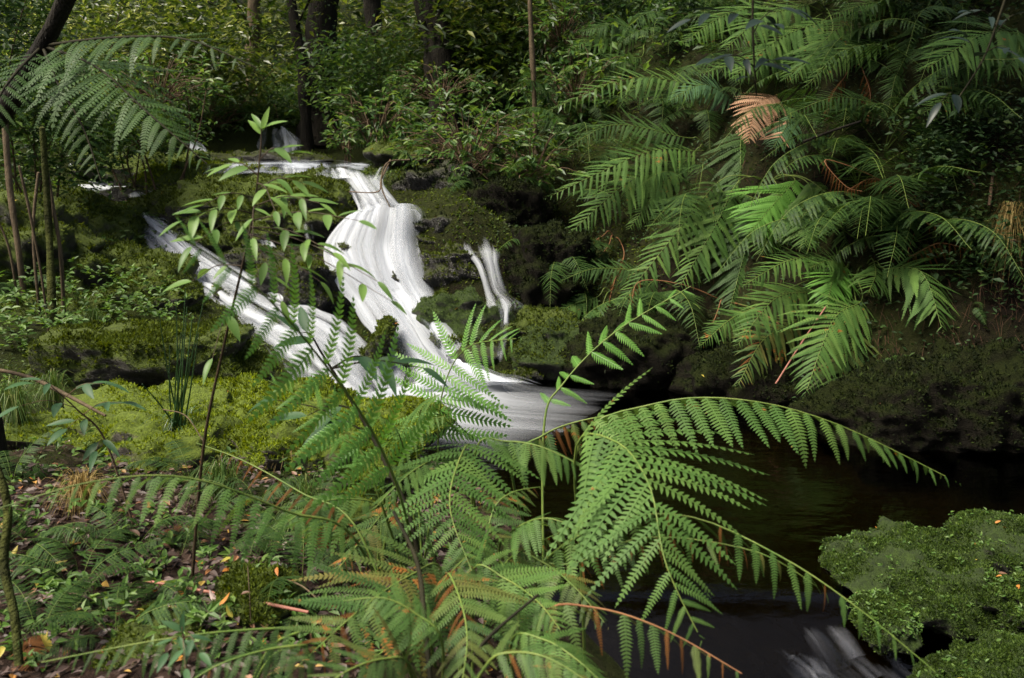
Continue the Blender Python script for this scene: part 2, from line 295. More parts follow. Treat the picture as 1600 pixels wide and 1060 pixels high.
def crom(pts, n):
    p = np.asarray(pts, float)
    if len(p) == 2: return p[0]+(p[1]-p[0])*np.linspace(0, 1, n)[:, None]
    q = np.vstack([2*p[0]-p[1], p, 2*p[-1]-p[-2]]); s = np.linspace(0, len(p)-1-1e-9, n); i = s.astype(int); t = (s-i)[:, None]
    a, b, c, d = q[i], q[i+1], q[i+2], q[i+3]
    return .5*(2*b+(c-a)*t+(2*a-5*b+4*c-d)*t*t+(-a+3*b-3*c+d)*t**3)
# leaf shapes, along +x, length 1, upper side +z
def leaf_tpl(wd=.36, fold=.10, droop=.12, seg=4):
    xs = np.linspace(0, 1, seg+1); V = []; Fc = []
    for x in xs:
        h = wd*.5*(np.sin(np.pi*x**.75)**.85 if 0 < x < 1 else 0); z = -droop*x*x
        V += [(x, h, z+fold*h*2), (x, 0, z), (x, -h, z+fold*h*2)]
    for s in range(seg):
        a = s*3
        for (p, q) in ((0, 1), (1, 2)):
            if s == 0: Fc.append([a+1, a+3+q, a+3+p])
            elif s == seg-1: Fc.append([a+p, a+q, a+4])
            else: Fc += [[a+p, a+q, a+3+q], [a+p, a+3+q, a+3+p]]
    return np.array(V), np.array(Fc)
LEAF4 = (np.array([(0, 0, 0), (.45, .5, .06), (1, 0, -.08), (.45, -.5, .06)], float), np.array([[0, 2, 1], [0, 3, 2]]))
LEAF8 = leaf_tpl(1.0, .12, .12, 3)
def rand_frames(n, ln, wd, upbias=1.0, flat=0.5, jit=.35, dirs=None, down=-.15):
    az = rng.uniform(0, 2*np.pi, n); d = np.stack([np.cos(az), np.sin(az), rng.normal(down, flat*.6, n)], 1)
    if dirs is not None: d = nrm(d)*.6+dirs
    up = np.stack([rng.normal(0, jit, n), rng.normal(-.15, jit, n), np.full(n, upbias)], 1)
    s = ln*rng.uniform(.65, 1.25, n)
    return frames(d, up, s, s*wd/ln, s)

# ------------------------------------------------------------------ water courses (rows: left edge px, right edge px, distance)
def ribbon(rows, across, per, bulge, ridge, seed):
    if len(rows[0]) == 2: A, B = [r[0] for r in rows], [r[1] for r in rows]
    else: A, B = [P(r[0], r[1], r[4]) for r in rows], [P(r[2], r[3], r[5] if len(r) > 5 else r[4]) for r in rows]
    L = crom(A, (len(rows)-1)*per+1); R = crom(B, (len(rows)-1)*per+1)
    n = len(L); u = np.linspace(0, 1, across); G = L[:, None]*(1-u)[None, :, None]+R[:, None]*u[None, :, None]
    al = np.gradient(G, axis=0); ac = np.gradient(G, axis=1); nn = nrm(np.cross(ac, al)); nn = nn*np.where(nn[..., 1:2] > 0, -1, 1)
    nn = np.where(nn[..., 2:3] < -.2, -nn, nn)
    wd = np.linalg.norm(R-L, axis=1); vm = np.concatenate([[0], np.cumsum(np.linalg.norm(np.diff((L+R)/2, axis=0), axis=1))])
    um = (u[None]-.5)*wd[:, None]
    q = np.stack([um*9, np.repeat(vm[:, None]*1.3, across, 1), np.zeros_like(um)+seed], -1).reshape(-1, 3)
    h = (fbm(q, 3, seed)*ridge).reshape(n, across)+bulge*(1-(2*u[None]-1)**2)
    return G+nn*h[..., None], u, vm, um
def water_obj(name, rows, mat, across=36, per=8, bulge=.05, ridge=.03, seed=1, label=None):
    G, u, vm, um = ribbon(rows, across, per, bulge, ridge, seed); n = len(G)
    me = grid_mesh(name, G, mat, u, vm, um); return link(name, me, kind='structure', label=label)
def strands(name, rows, mat, count, wd, label, per=8, bulge=.08, seed=1, lift=.012, across=7):
    """a fall made of many overlapping soft threads of water that wander, part and join again"""
    G, u, vm, um = ribbon(rows, 40, per, bulge, .02, seed); n = len(G); r_ = np.random.default_rng(seed+50); V, Q, UV, FL = [], [], [], []; off = 0
    al = np.gradient(G, axis=0); ac = np.gradient(G, axis=1); nn = nrm(np.cross(ac, al)); nn = np.where(nn[..., 2:3] < 0, -nn, nn)
    for k in range(count):
        c0 = (k+.5)/count+r_.normal(0, .05); w_ = wd*r_.uniform(.6, 1.5); a0 = 0 if r_.random() < .65 else int(r_.uniform(0, .5)*n); a1 = n if r_.random() < .75 else int(r_.uniform(.6, 1)*n)
        if a1-a0 < 12: a0, a1 = 0, n
        t = np.linspace(0, 1, n)[a0:a1]; m = len(t); cw = c0*.94+.03+.06*np.sin(t*r_.uniform(2, 6)+r_.uniform(0, 6))*r_.uniform(.2, 1); ww = w_*(.8+.35*np.sin(t*r_.uniform(3, 9)+r_.uniform(0, 6)))
        uu = np.clip(cw[:, None]+(np.linspace(-.5, .5, across)[None])*ww[:, None], -.04, 1.04); x = np.clip(uu, 0, 1)*39; i = np.minimum(x.astype(int), 38); f = (x-i)[..., None]; rr = np.arange(a0, a1)[:, None]
        p = G[rr, i]*(1-f)+G[rr, i+1]*f+nn[rr, i]*(lift*r_.uniform(0, 5)+.015*np.cos(np.linspace(-1.5, 1.5, across)))[None, :, None]+ac[rr, i]*((uu-np.clip(uu, 0, 1))*39)[..., None]
        q = (np.arange(m-1)[:, None]*across+np.arange(across-1)[None]).reshape(-1); V.append(p.reshape(-1, 3)); Q.append(np.stack([q, q+1, q+across+1, q+across], 1)+off); off += m*across
        UV.append(np.stack([np.repeat(np.linspace(0, 1, across)[None], m, 0), np.repeat(np.linspace(0, 1, m)[:, None], across, 1)], -1).reshape(-1, 2))
        FL.append(np.stack([(np.linspace(-.5, .5, across)[None]*ww[:, None])*np.linalg.norm(G[:, -1]-G[:, 0], axis=1)[a0:a1, None]+k*3.7, np.repeat(vm[a0:a1, None], across, 1)+k*1.9, np.full((m, across), k*2.3)], -1).reshape(-1, 3))
    V = np.concatenate(V); Q = np.concatenate(Q); UV = np.concatenate(UV); me = mesh_np(name, V, Q, mat); l = me.uv_layers.new(name='UVMap'); l.data.foreach_set('uv', UV[Q.ravel()].astype(np.float32).ravel())
    at = me.attributes.new('flow', 'FLOAT_VECTOR', 'POINT'); at.data.foreach_set('vector', np.concatenate(FL).astype(np.float32).ravel()); return link(name, me, kind='structure', label=label)
def grid_mesh(name, G, mat, u, vm, um):
    n, k = G.shape[:2]; i = (np.arange(n-1)[:, None]*k+np.arange(k-1)[None]).reshape(-1)
    q = np.stack([i, i+1, i+k+1, i+k], 1); me = mesh_np(name, G.reshape(-1, 3), q, mat)
    uv = np.stack([np.repeat(u[None], n, 0), np.repeat((vm/vm[-1])[:, None], k, 1)], -1).reshape(-1, 2)
    l = me.uv_layers.new(name='UVMap'); l.data.foreach_set('uv', uv[q.ravel()].astype(np.float32).ravel())
    at = me.attributes.new('flow', 'FLOAT_VECTOR', 'POINT')
    at.data.foreach_set('vector', np.stack([um, np.repeat(vm[:, None], k, 1), np.zeros_like(um)], -1).astype(np.float32).ravel()); return me
MAIN = [(510, 284, 604, 258, 8.15), (538, 294, 596, 284, 7.88), (556, 312, 606, 306, 7.7), (562, 336, 634, 334, 7.45), (540, 350, 656, 338, 7.2),
        (514, 392, 660, 388, 7.02), (524, 428, 664, 426, 6.85), (552, 470, 678, 466, 6.7), (576, 505, 694, 500, 6.5), (602, 550, 722, 545, 6.25), (616, 592, 762, 588, 6.02), (580, 632, 850, 612, 5.7)]
LEFT = [(214, 344, 236, 330, 8.3), (226, 366, 262, 350, 8.05), (256, 402, 308, 390, 7.6), (284, 430, 342, 414, 7.3), (326, 468, 402, 446, 7.0), (366, 502, 462, 480, 6.75), (396, 532, 536, 512, 6.5), (440, 570, 578, 552, 6.15), (488, 612, 598, 600, 5.85), (530, 650, 625, 640, 5.55)]
TRICKLE = [(733, 346, 752, 344, 7.1), (728, 392, 778, 390, 6.95), (750, 420, 776, 420, 6.8), (762, 462, 790, 462, 6.68), (764, 482, 818, 487, 6.55), (784, 500, 798, 502, 6.4), (780, 545, 804, 545, 6.25), (764, 596, 800, 596, 6.05)]
TRICKLE = [(*r[:4], r[4]-.16) for r in TRICKLE]
UPPER = [(418, 205, 452, 204, 12.3), (412, 222, 468, 222, 12.1), (404, 246, 474, 247, 11.9)]
# ------------------------------------------------------------------ the ground: a thin-plate surface through surveyed points
CT = []
for px, py in ((830, 606), (940, 603), (1050, 604), (1200, 648), (1350, 694), (1480, 702), (1600, 707)): CT.append(W(px, py, -.06))
for px, py, d in ((880, 520, 6.7), (850, 400, 7.5), (1000, 420, 6.9), (1000, 220, 8.2), (1000, 60, 9.8), (1200, 520, 5.9), (1200, 320, 6.7), (1200, 120, 7.7), (1400, 600, 5.1),
                  (1400, 420, 5.6), (1400, 220, 6.3), (1400, 20, 7.2), (1600, 610, 4.85), (1600, 420, 5.2), (1600, 200, 5.8), (1600, 0, 6.5)): CT.append(P(px, py, d))
CT += [(.6, 5.5, -.35), (.5, 4.7, -.35), (1.4, 4.1, -.3), (.9, 3.3, -.3), (1.8, 3.2, -.3), (2.5, 3.9, -.32), (1.15, 2.9, -.34), (1.2, 2.4, -.62), (1.0, 1.9, -.95), (1.15, 1.3, -1.2), (3.4, 3.9, -.1), (2.7, 2.9, -.3), (-.3, 5.5, -.3),
       (-2.2, 1.6, .5), (-1, 1.6, .45), (-.2, 1.6, .25), (.35, 1.2, .05), (.25, 2.4, -.05), (-.1, 3.0, .12), (-.5, 2.4, .3), (-.35, 3.6, .16), (-1, 3.3, .3), (-2.2, 3.3, .42), (-.25, 4.3, -.02), (-1, 4.4, .16), (-2, 4.5, .26),
       (-.9, 5.4, -.1), (-3.2, 4.5, .5), (-2.4, 5.6, .34), (-3.6, 6.2, .66), (-4.4, 7.4, 1.0), (-5, 9, 1.4), (-4.2, 9.6, 1.12), (-3.2, 10, 1.32), (-2, 9.6, 1.38), (-1.4, 10.6, 1.5), (-3, 12.3, 1.62), (-5, 12, 1.75),
       (.1, 7.2, .95), (-.4, 8.0, 1.35), (.2, 9.2, 1.9), (-.8, 9.5, 1.6), (-2.4, 8.4, 1.1), (-3.2, 8.8, 1.05), (-7, 15, 2.6), (-2, 15, 2.4), (2, 14, 3.4), (6, 12, 5.0), (-8, 20, 4.2), (0, 20, 4.2), (8, 20, 7), (-12, 30, 7), (0, 32, 8), (12, 30, 10),
       (-5, 3, 1.0), (-7, 6, 1.9), (-4.5, 1, .7), (5, 3.6, 2.6), (3.9, 2.4, .9), (3.4, 1.4, .5), (7, 7, 5.0), (2.4, 1.0, -.2), (2.2, 2.0, -.15), (0, 0, .35), (-2, 0, .6), (2.5, -.5, .2), (-9, 12, 3), (-12, 4, 3), (12, 4, 7), (-8, -2, 1.5), (8, -2, 3)]
for rows, dz in ((MAIN, .11), (LEFT, .10), (TRICKLE, .10), (UPPER, .08)):
    for r in rows[::1 if rows is MAIN or rows is LEFT else 2]:
        c = (P(r[0], r[1], r[4])+P(r[2], r[3], r[4]))/2; c[2] -= dz; CT.append(c)
for px, py, d in ((490, 480, 6.9), (440, 425, 7.35), (500, 385, 7.5), (545, 450, 7.1), (420, 460, 7.1)): c = P(px, py, d); c[2] -= .25; CT.append(c)
CT = np.array([tuple(c) for c in CT])
def _U(r2): return r2*np.log(r2+1e-9)
_n = len(CT); _K = _U(((CT[:, None, :2]-CT[None, :, :2])**2).sum(-1))+np.eye(_n)*0.02
_Pm = np.hstack([np.ones((_n, 1)), CT[:, :2]]); _A = np.block([[_K, _Pm], [_Pm.T, np.zeros((3, 3))]])
_sol = np.linalg.solve(_A, np.concatenate([CT[:, 2], np.zeros(3)]))
def H0(xy):
    xy = np.atleast_2d(xy); r = np.empty(len(xy))
    for a in range(0, len(xy), 20000):
        b = xy[a:a+20000]; k = _U(((b[:, None]-CT[None, :, :2])**2).sum(-1)); r[a:a+20000] = k@_sol[:_n]+_sol[_n]+b@_sol[_n+1:]
    return r
def Hn(xy):
    xy = np.atleast_2d(np.asarray(xy, float)); p = np.column_stack([xy, np.zeros(len(xy))])
    far = np.clip((xy[:, 1]-6)/10, 0, 1)
    return H0(xy)+.045*fbm(p*2.6, 4, 3)+far*.25*fbm(p*.5, 3, 9)
def Hz(x, y): return float(Hn([[x, y]])[0])
def ground():
    def ax(a, b, fine0, fine1, n1, n2):
        return np.unique(np.concatenate([np.linspace(a, fine0, n2), np.linspace(fine0, fine1, n1), np.linspace(fine1, b, n2)]))
    xs = ax(-22, 22, -5.5, 4.5, 230, 26); ys = ax(-3, 45, 1.0, 10.5, 230, 30)
    X, Y = np.meshgrid(xs, ys); z = Hn(np.column_stack([X.ravel(), Y.ravel()]))
    k = len(xs); i = (np.arange(len(ys)-1)[:, None]*k+np.arange(k-1)[None]).reshape(-1); q = np.stack([i, i+1, i+k+1, i+k], 1)
    me = mesh_np('ground', np.column_stack([X.ravel(), Y.ravel(), z]), q, 'ground'); at = me.attributes.new('zone', 'FLOAT', 'POINT')
    at.data.foreach_set('value', np.clip(1-(X.ravel()-.1)/.3, 0, 1).astype(np.float32)*np.clip(1-(Y.ravel()-3.6)/.8, 0, 1).astype(np.float32))
    link('ground', me, kind='structure', label='sloping forest floor of moss, soil and leaf litter')
ground()
# pool
def spill(y): t = np.clip((3.08-y)/.35, 0, 1); return -.5*np.maximum(3.0-y, 0)*t*t*(3-2*t)
def pool():
    xs = np.linspace(-1.6, 4.6, 90); ys = np.linspace(1.2, 6.6, 70); X, Y = np.meshgrid(xs, ys); p = np.column_stack([X.ravel(), Y.ravel(), np.zeros(X.size)])
    p[:, 2] = .0025*fbm(p*np.array([3, 6, 1]), 3, 4)+spill(p[:, 1])
    k = 90; i = (np.arange(69)[:, None]*k+np.arange(k-1)[None]).reshape(-1); q = np.stack([i, i+1, i+k+1, i+k], 1)
    link('pool_water', mesh_np('pool_water', p, q, 'water'), kind='structure', label='dark brown pool below the waterfall')
pool()
strands('waterfall', MAIN, 'strand', 34, .22, 'main white waterfall tumbling over mossy steps', 8, .05, 1)
strands('side_cascade', LEFT, 'strand', 28, .24, 'white cascade sliding down diagonally left of the main fall', 8, .05, 2)
def widen(rows, k, dd):
    return [(r[0]-(r[2]-r[0])*k, r[1]-(r[3]-r[1])*k, r[2]+(r[2]-r[0])*k, r[3]+(r[3]-r[1])*k, r[4]+dd) for r in rows]
strands('trickle', TRICKLE, 'fall_thin', 6, .30, 'thin trickle over dark rocks right of the main fall', 8, .03, 3)
strands('upper_fall', UPPER, 'strand', 9, .26, 'small upper fall far behind under the trees', 8, .05, 4)
def WR(*rows): return [(W(a, b, z), W(c, d, z)) for a, b, c, d, z in rows]
water_obj('pool_foam', WR((490, 630, 790, 574, .034), (600, 690, 830, 600, .024), (700, 712, 890, 606, .018), (800, 722, 985, 612, .014)), 'foam', 40, 8, .0, .002, 5, 'white foam spreading over the pool from the foot of the fall')
def SR(px, py):
    q = W(px, py, 0.0)
    for _ in range(12): q = W(px, py, float(spill(q[1]))+.008)
    return q
strands('outflow', [(SR(a, b), SR(c, d)) for a, b, c, d in ((1090, 965, 1285, 925), (1140, 990, 1305, 955), (1185, 1025, 1345, 990), (1235, 1065, 1395, 1035), (1290, 1120, 1450, 1090))], 'riffle', 14, .16, 'white streaks where the pool spills over at the lower right', 8, .01, 6, .004)
water_obj('upper_pool', [(108, 300, 106, 280, 9.4, 9.9), (180, 301, 180, 287, 9.4, 9.9), (252, 298, 250, 284, 9.4, 9.9)], 'fall', 16, 8, .02, .02, 7, 'bright strip of water at the far left above the mossy rocks')
water_obj('far_spout', [(106, 256, 124, 256, 10.0), (104, 292, 130, 292, 9.75)], 'fall', 10, 8, .03, .02, 8, 'small white spout at the left end of the upper pool')
water_obj('far_chute', [(290, 222, 318, 226, 11.3), (298, 248, 330, 244, 11.0)], 'fall_far', 12, 8, .03, .02, 9, 'small pale chute behind the moss ledges')
water_obj('ledge_water', [(330, 270, 330, 255, 8.9, 9.6), (430, 272, 430, 250, 8.8, 9.6), (520, 278, 520, 252, 8.4, 9.4), (596, 278, 592, 258, 8.1, 9.0)], 'sheet', 22, 8, .0, .03, 10, 'thin sheet of water sliding over the flat ledge above the fall')
water_obj('step_water', [(390, 428, 400, 398, 7.2, 7.6), (470, 430, 470, 404, 7.1, 7.5), (545, 436, 530, 410, 6.95, 7.3)], 'sheet', 18, 8, .0, .03, 11, 'shallow water on the step left of the main fall')
for k, r in enumerate(([(300, 300, 322, 296, 8.4), (262, 326, 288, 318, 8.2), (222, 346, 242, 334, 8.1)], [(472, 345, 488, 344, 7.5), (478, 378, 492, 378, 7.4)], [(592, 262, 612, 258, 8.1), (578, 286, 600, 284, 7.9)], [(708, 305, 718, 305, 7.6), (708, 325, 720, 326, 7.5)])):
    water_obj('water_thread', r, 'fall_thin', 10, 8, .02, .02, 20+k, ['thread of water joining the top of the diagonal cascade', 'short thread of water over the step left of the main fall', 'side spout at the crest of the main fall', 'faint thread of water high on the dark right rocks'][k])

for lb, rr in (('short white drop under the middle of the ledge water', [(418, 270, 470, 268, 8.75), (414, 286, 474, 284, 8.55), (410, 302, 480, 300, 8.5)]), ('white lip of water at the left end of the ledge', [(330, 268, 372, 266, 8.9), (322, 286, 368, 284, 8.7)]), ('thin sheet joining the ledge to the crest of the main fall', [(478, 276, 540, 270, 8.5), (486, 292, 552, 288, 8.2)]),
        ('broken white water below the upper fall', [(380, 246, 470, 247, 11.6), (372, 258, 470, 256, 10.4)]), ('white water spilling from the left strip over the wet block', [(200, 296, 256, 292, 9.2), (206, 318, 262, 312, 8.6), (218, 338, 258, 328, 8.35)]), ('little fall in the middle of the stepped rocks', [(392, 350, 412, 348, 8.0), (396, 376, 420, 374, 7.8), (400, 398, 430, 396, 7.55)])):
    strands('water_step', rr, 'strand', 8, .26, lb, 8, .03, len(lb), .008)
def Gd(px, py, lo=1.2, hi=30):
    """distance at which the line of sight through this spot meets the ground"""
    ds = np.concatenate([np.arange(lo, 10, .04), np.arange(10, hi, .25)]); u = (px-800)/F; v = (530-py)/F
    dr = np.array([u, cP+v*sP, -sP+v*cP]); p = CAM+dr*(ds/dr[1])[:, None]; below = p[:, 2] < Hn(p[:, :2])
    return float(ds[np.argmax(below)]) if below.any() else hi

# ------------------------------------------------------------------ rocks with moss
def cube_sphere(n):
    g = np.linspace(-1, 1, n); A, B = np.meshgrid(g, g); o = np.ones_like(A); V = []; Q = []
    for k, (ax, sg) in enumerate(((0, 1), (0, -1), (1, 1), (1, -1), (2, 1), (2, -1))):
        c = [None]*3; c[ax] = o*sg; c[(ax+1) % 3] = A*sg; c[(ax+2) % 3] = B
        V.append(np.stack(c, -1).reshape(-1, 3)); i = (np.arange(n-1)[:, None]*n+np.arange(n-1)[None]).reshape(-1)+k*n*n; Q.append(np.stack([i, i+1, i+n+1, i+n], 1))
    V = np.concatenate(V); Q = np.concatenate(Q); key = np.round(V*1e5).astype(np.int64)
    _, first, inv = np.unique(key, axis=0, return_index=True, return_inverse=True); return V[first], inv.reshape(-1)[Q]
_CS = {n: cube_sphere(n) for n in (14, 30, 40)}
def scatter_moss(V, Q, count, size, keep, spread, seed):
    T = np.concatenate([Q[:, [0, 1, 2]], Q[:, [0, 2, 3]]]); a, b, c = V[T[:, 0]], V[T[:, 1]], V[T[:, 2]]
    nn = np.cross(b-a, c-a); ar = np.linalg.norm(nn, axis=1); nn = nrm(nn)
    wt = ar*np.clip(nn[:, 2]+keep, 0, 1); wt = wt/wt.sum(); k = rng.choice(len(T), count, p=wt); r1 = np.sqrt(rng.random(count)); r2 = rng.random(count)
    p = (1-r1)[:, None]*a[k]+(r1*(1-r2))[:, None]*b[k]+(r1*r2)[:, None]*c[k]; n_ = nn[k]
    ok = fbm(p*7+seed, 3, seed)+rng.normal(0, .22, count) > -.22; p, n_ = p[ok], n_[ok]; m = len(p)
    tuft = .5+.5*fbm(p*30+seed, 2, seed+3)
    d = n_*(.55+.7*tuft[:, None])+rng.normal(0, spread, (m, 3))+np.array([0, 0, .25]); s = size*rng.uniform(.6, 1.5, m)*(.6+.8*tuft)
    A = Acc(); A.inst(*LEAF4, frames(d, rng.normal(0, 1, (m, 3)), s, s*.42, s), p); return A
RV = []
def rock(label, px, py, d, wpx, hpx, dep, mat, moss=None, box=.55, amp=.16, seed=0, n=22, rot=0.0, tilt=0.0, name='rock', keep=.25, freq=1.6):
    c = P(px, py, d); h = np.array([wpx*d/F/2, dep/2, hpx*d/F/2]); V, Q = _CS[max(n, 30) if n != 14 else 14]; V = V.copy(); box *= .62; amp *= 1.5
    sph = nrm(V); V = V*box+sph*(1-box)*1.25; V = V*h
    sc = h.mean()
    V = V+sph*(amp*sc*fbm(V/sc*freq+seed*3.7, 4, seed))[:, None]+sph*(amp*.25*sc*fbm(V/sc*6+seed, 3, seed+5))[:, None]
    lv = vnoise(np.column_stack([V[:, 0]/sc*.5, V[:, 1]/sc*.5, V[:, 2]/sc*2.6])+seed*1.9, seed+8); V[:, :2] *= (1+.20*lv)[:, None]
    V = V+sph*(.05*sc*np.abs(fbm(V/sc*3.1+seed*2.2, 3, seed+11)))[:, None]
    cr, sr, ct, st = math.cos(rot), math.sin(rot), math.cos(tilt), math.sin(tilt)
    V = V@np.array([[ct, 0, -st], [0, 1, 0], [st, 0, ct]])@np.array([[cr, sr, 0], [-sr, cr, 0], [0, 0, 1]])
    o = link(name, mesh_np(name, V, Q, mat), None, tuple(c), None, label, 'rock'); RV.append((label, mat, d, V+c, V[:, 2] > h[2]*.25))
    if moss:
        A = scatter_moss(V, Q, moss[1], moss[2], keep, .55, seed); link('moss', A.mesh('moss', moss[0], smooth=False), o, kind='stuff')
    return o
B, MO, MG, MB = 'moss', 'moss_dark', 'moss_green', 'moss_bank_shade'
rock('long square mossy ledge with a yellow-green top behind the sapling', 235, 556, 5.0, 330, 76, .55, 'rock_mossy', (MO, 22000, .020), .8, .10, 1, 40, .05)
rock('broad flat rock left of the pool topped with bright yellow-green moss', 440, 672, 4.3, 400, 84, .9, 'rock_bright', (B, 26000, .017), .6, .16, 2, 40, -.1)
rock('rounded bright mossy rock just below the broad flat one, bare stone showing', 500, 708, 3.75, 250, 90, .5, 'rock_bright', (B, 16000, .015), .5, .2, 3, 40, .2)
rock('low mossy rock strewn with leaves left of the sapling stem', 210, 690, 3.9, 300, 90, .8, 'rock_bright', (B, 12000, .015), .5, .2, 4, 40)
rock('small bare brown stone in the moss beside the foreground ferns', 555, 800, 3.0, 90, 56, .25, 'rock_bright', (B, 900, .012), .4, .2, 5, 14)
rock('low dark mossy stone on the leaf litter beside the reddish stick', 390, 945, 2.25, 130, 80, .28, 'rock_mossy', (MO, 7000, .012), .3, .14, 6, 22)
rock('low mossy mound among the dim fronds at the lower left', 250, 1010, 1.95, 150, 50, .25, 'rock_mossy', (MO, 5000, .010), .3, .2, 7, 22)
rock('large mossy boulder step at the left, below the upper pool', 125, 368, 8.2, 180, 84, 1.1, 'rock_mossy', (MO, 9000, .028), .5, .2, 8, 22, .1, .12)
rock('rounded mossy boulder beside the top of the diagonal cascade', 162, 392, 7.7, 130, 90, .8, 'rock_mossy', (MO, 8000, .026), .45, .16, 9, 22)
rock('wide mossy slope of stones left of the diagonal cascade', 165, 470, 6.8, 250, 110, .9, 'rock_mossy', (MO, 14000, .024), .4, .2, 10, 40, 0, .1)
rock('mossy boulder at the left edge behind the thin trunks', 40, 420, 6.6, 170, 180, .9, 'rock_mossy', (MO, 9000, .024), .4, .2, 11, 22)
rock('dark mossy boulder standing between the two falls', 484, 465, 6.98, 150, 100, .5, 'rock_wet', (MO, 9000, .022), .5, .18, 12, 22, 0, -.1)
rock('smooth olive boulder left of the crest of the main fall', 503, 330, 7.8, 96, 84, .5, 'rock_mossy', (MO, 7000, .026), .35, .1, 13, 22)
rock('broad mossy ledge in the middle below the flat sheet of water', 395, 330, 8.35, 270, 76, .7, 'rock_mossy', (MO, 12000, .028), .6, .2, 14, 22, 0, -.04)
rock('wet stone block under the strip of water at the upper left', 240, 318, 8.95, 150, 46, .5, 'rock_wet', (MO, 1500, .024), .7, .14, 15, 22)
rock('low wet shelf crossed by the step water left of the main fall', 450, 408, 7.6, 190, 40, .5, 'rock_wet', (MO, 2500, .022), .7, .14, 16, 22)
rock('flat green mossy slab above the upper left strip of water', 330, 282, 9.3, 190, 34, .7, 'rock_mossy', (B, 5000, .030), .6, .14, 17, 22, .1)
rock('farther flat mossy slab with a grey end near the upper pool', 270, 268, 10.2, 190, 34, .7, 'rock_mossy', (MO, 4000, .032), .5, .2, 18, 22)
rock('mossy boulder behind the slabs, under the drooping dark frond', 225, 238, 11.2, 110, 56, .9, 'rock_mossy', (MO, 4000, .034), .4, .2, 19, 22)
rock('small dark rock under the upper fall', 400, 252, 10.6, 170, 22, .6, 'rock_wet', (MO, 1500, .03), .6, .2, 20, 14)
rock('narrow mossy rib of rock parting the diagonal cascade from the main fall', 588, 548, 6.12, 24, 104, .26, 'rock_mossy', (MO, 3000, .018), .4, .16, 21, 22, 0, .45)
rock('dark boulder speckled with leaves right of the crest of the fall', 690, 318, 7.95, 110, 100, .6, 'rock_wet', (MB, 5000, .026), .45, .2, 22, 22)
rock('dark mossy boulder right of the waist of the main fall', 718, 432, 6.95, 110, 84, .5, 'rock_wet', (MO, 6000, .02), .5, .16, 23, 22)
rock('dark boulder with a vivid green patch beside the trickle', 725, 505, 6.6, 140, 76, .5, 'rock_green', (MG, 4000, .014), .5, .14, 24, 22)
rock('dark overhanging boulder above the trickle', 712, 370, 7.35, 140, 56, .6, 'rock_wet', (MB, 4000, .024), .5, .2, 25, 22)
rock('bare wet stone at the foot of the trickle', 735, 572, 6.2, 84, 56, .3, 'rock_wet', None, .5, .14, 26, 22)
rock('mossy block where the trickle meets the pool', 870, 560, 6.45, 150, 100, .6, 'rock_green', (MO, 7000, .02), .5, .18, 27, 22)
rock('dark undercut block at the back of the pool under the ferns', 1010, 560, 6.2, 200, 110, .6, 'rock_bank_shade', (MB, 6000, .02), .55, .2, 28, 22)
rock('dark bank boulder between pool and hanging ferns', 1180, 600, 5.75, 200, 100, .6, 'rock_bank_shade', (MB, 6000, .02), .5, .2, 29, 22)
rock('big dark mossy bank boulder at the right edge of the pool', 1500, 640, 4.95, 340, 150, .7, 'rock_bank_shade', (MB, 14000, .018), .5, .2, 30, 40)
rock('green moss cushion rock nearest the pool at the lower right', 1450, 905, 3.1, 230, 56, .62, 'rock_green', (MG, 52000, .009), .35, .14, 31, 40, .3, 0, keep=.3, freq=2.4)
rock('green moss rock touching the right edge above the small side pool', 1610, 865, 3.2, 200, 64, .55, 'rock_green', (MG, 40000, .009), .35, .14, 32, 40, keep=.3, freq=2.4)
rock('rounded moss knob low in front of the cushion rock', 1385, 972, 2.75, 80, 40, .26, 'rock_green', (MG, 15000, .008), .3, .14, 33, 22, keep=.3, freq=2.4)
rock('large moss rock in the bottom right corner', 1610, 1105, 2.28, 300, 96, .5, 'rock_green', (MG, 56000, .008), .35, .13, 34, 40, keep=.3, freq=2.4)

rock('dark mossy wall rock right of the trickle', 850, 440, 7.05, 130, 150, .6, 'rock_bank_shade', (MB, 6000, .022), .5, .2, 35, 22)
rock('dark leaning rock high above the trickle', 790, 350, 7.6, 120, 110, .6, 'rock_bank_shade', (MB, 5000, .024), .5, .2, 36, 22)
rock('low mossy stone between the square ledge and the diagonal cascade', 360, 590, 5.3, 90, 46, .4, 'rock_mossy', (MO, 5000, .02), .45, .18, 37, 22)
rock('small mossy boulder in the middle of the step above the diagonal cascade', 330, 392, 7.9, 110, 50, .5, 'rock_mossy', (MO, 4000, .024), .45, .18, 38, 22)
rock('mossy hump between the two upper steps', 420, 372, 7.95, 120, 50, .5, 'rock_mossy', (MO, 4000, .024), .45, .18, 39, 22)
rock('green moss lump at the right edge between the two corner rocks', 1600, 945, 2.75, 90, 50, .25, 'rock_green', (MG, 14000, .010), .35, .24, 40, 22, keep=.3, freq=2.4)

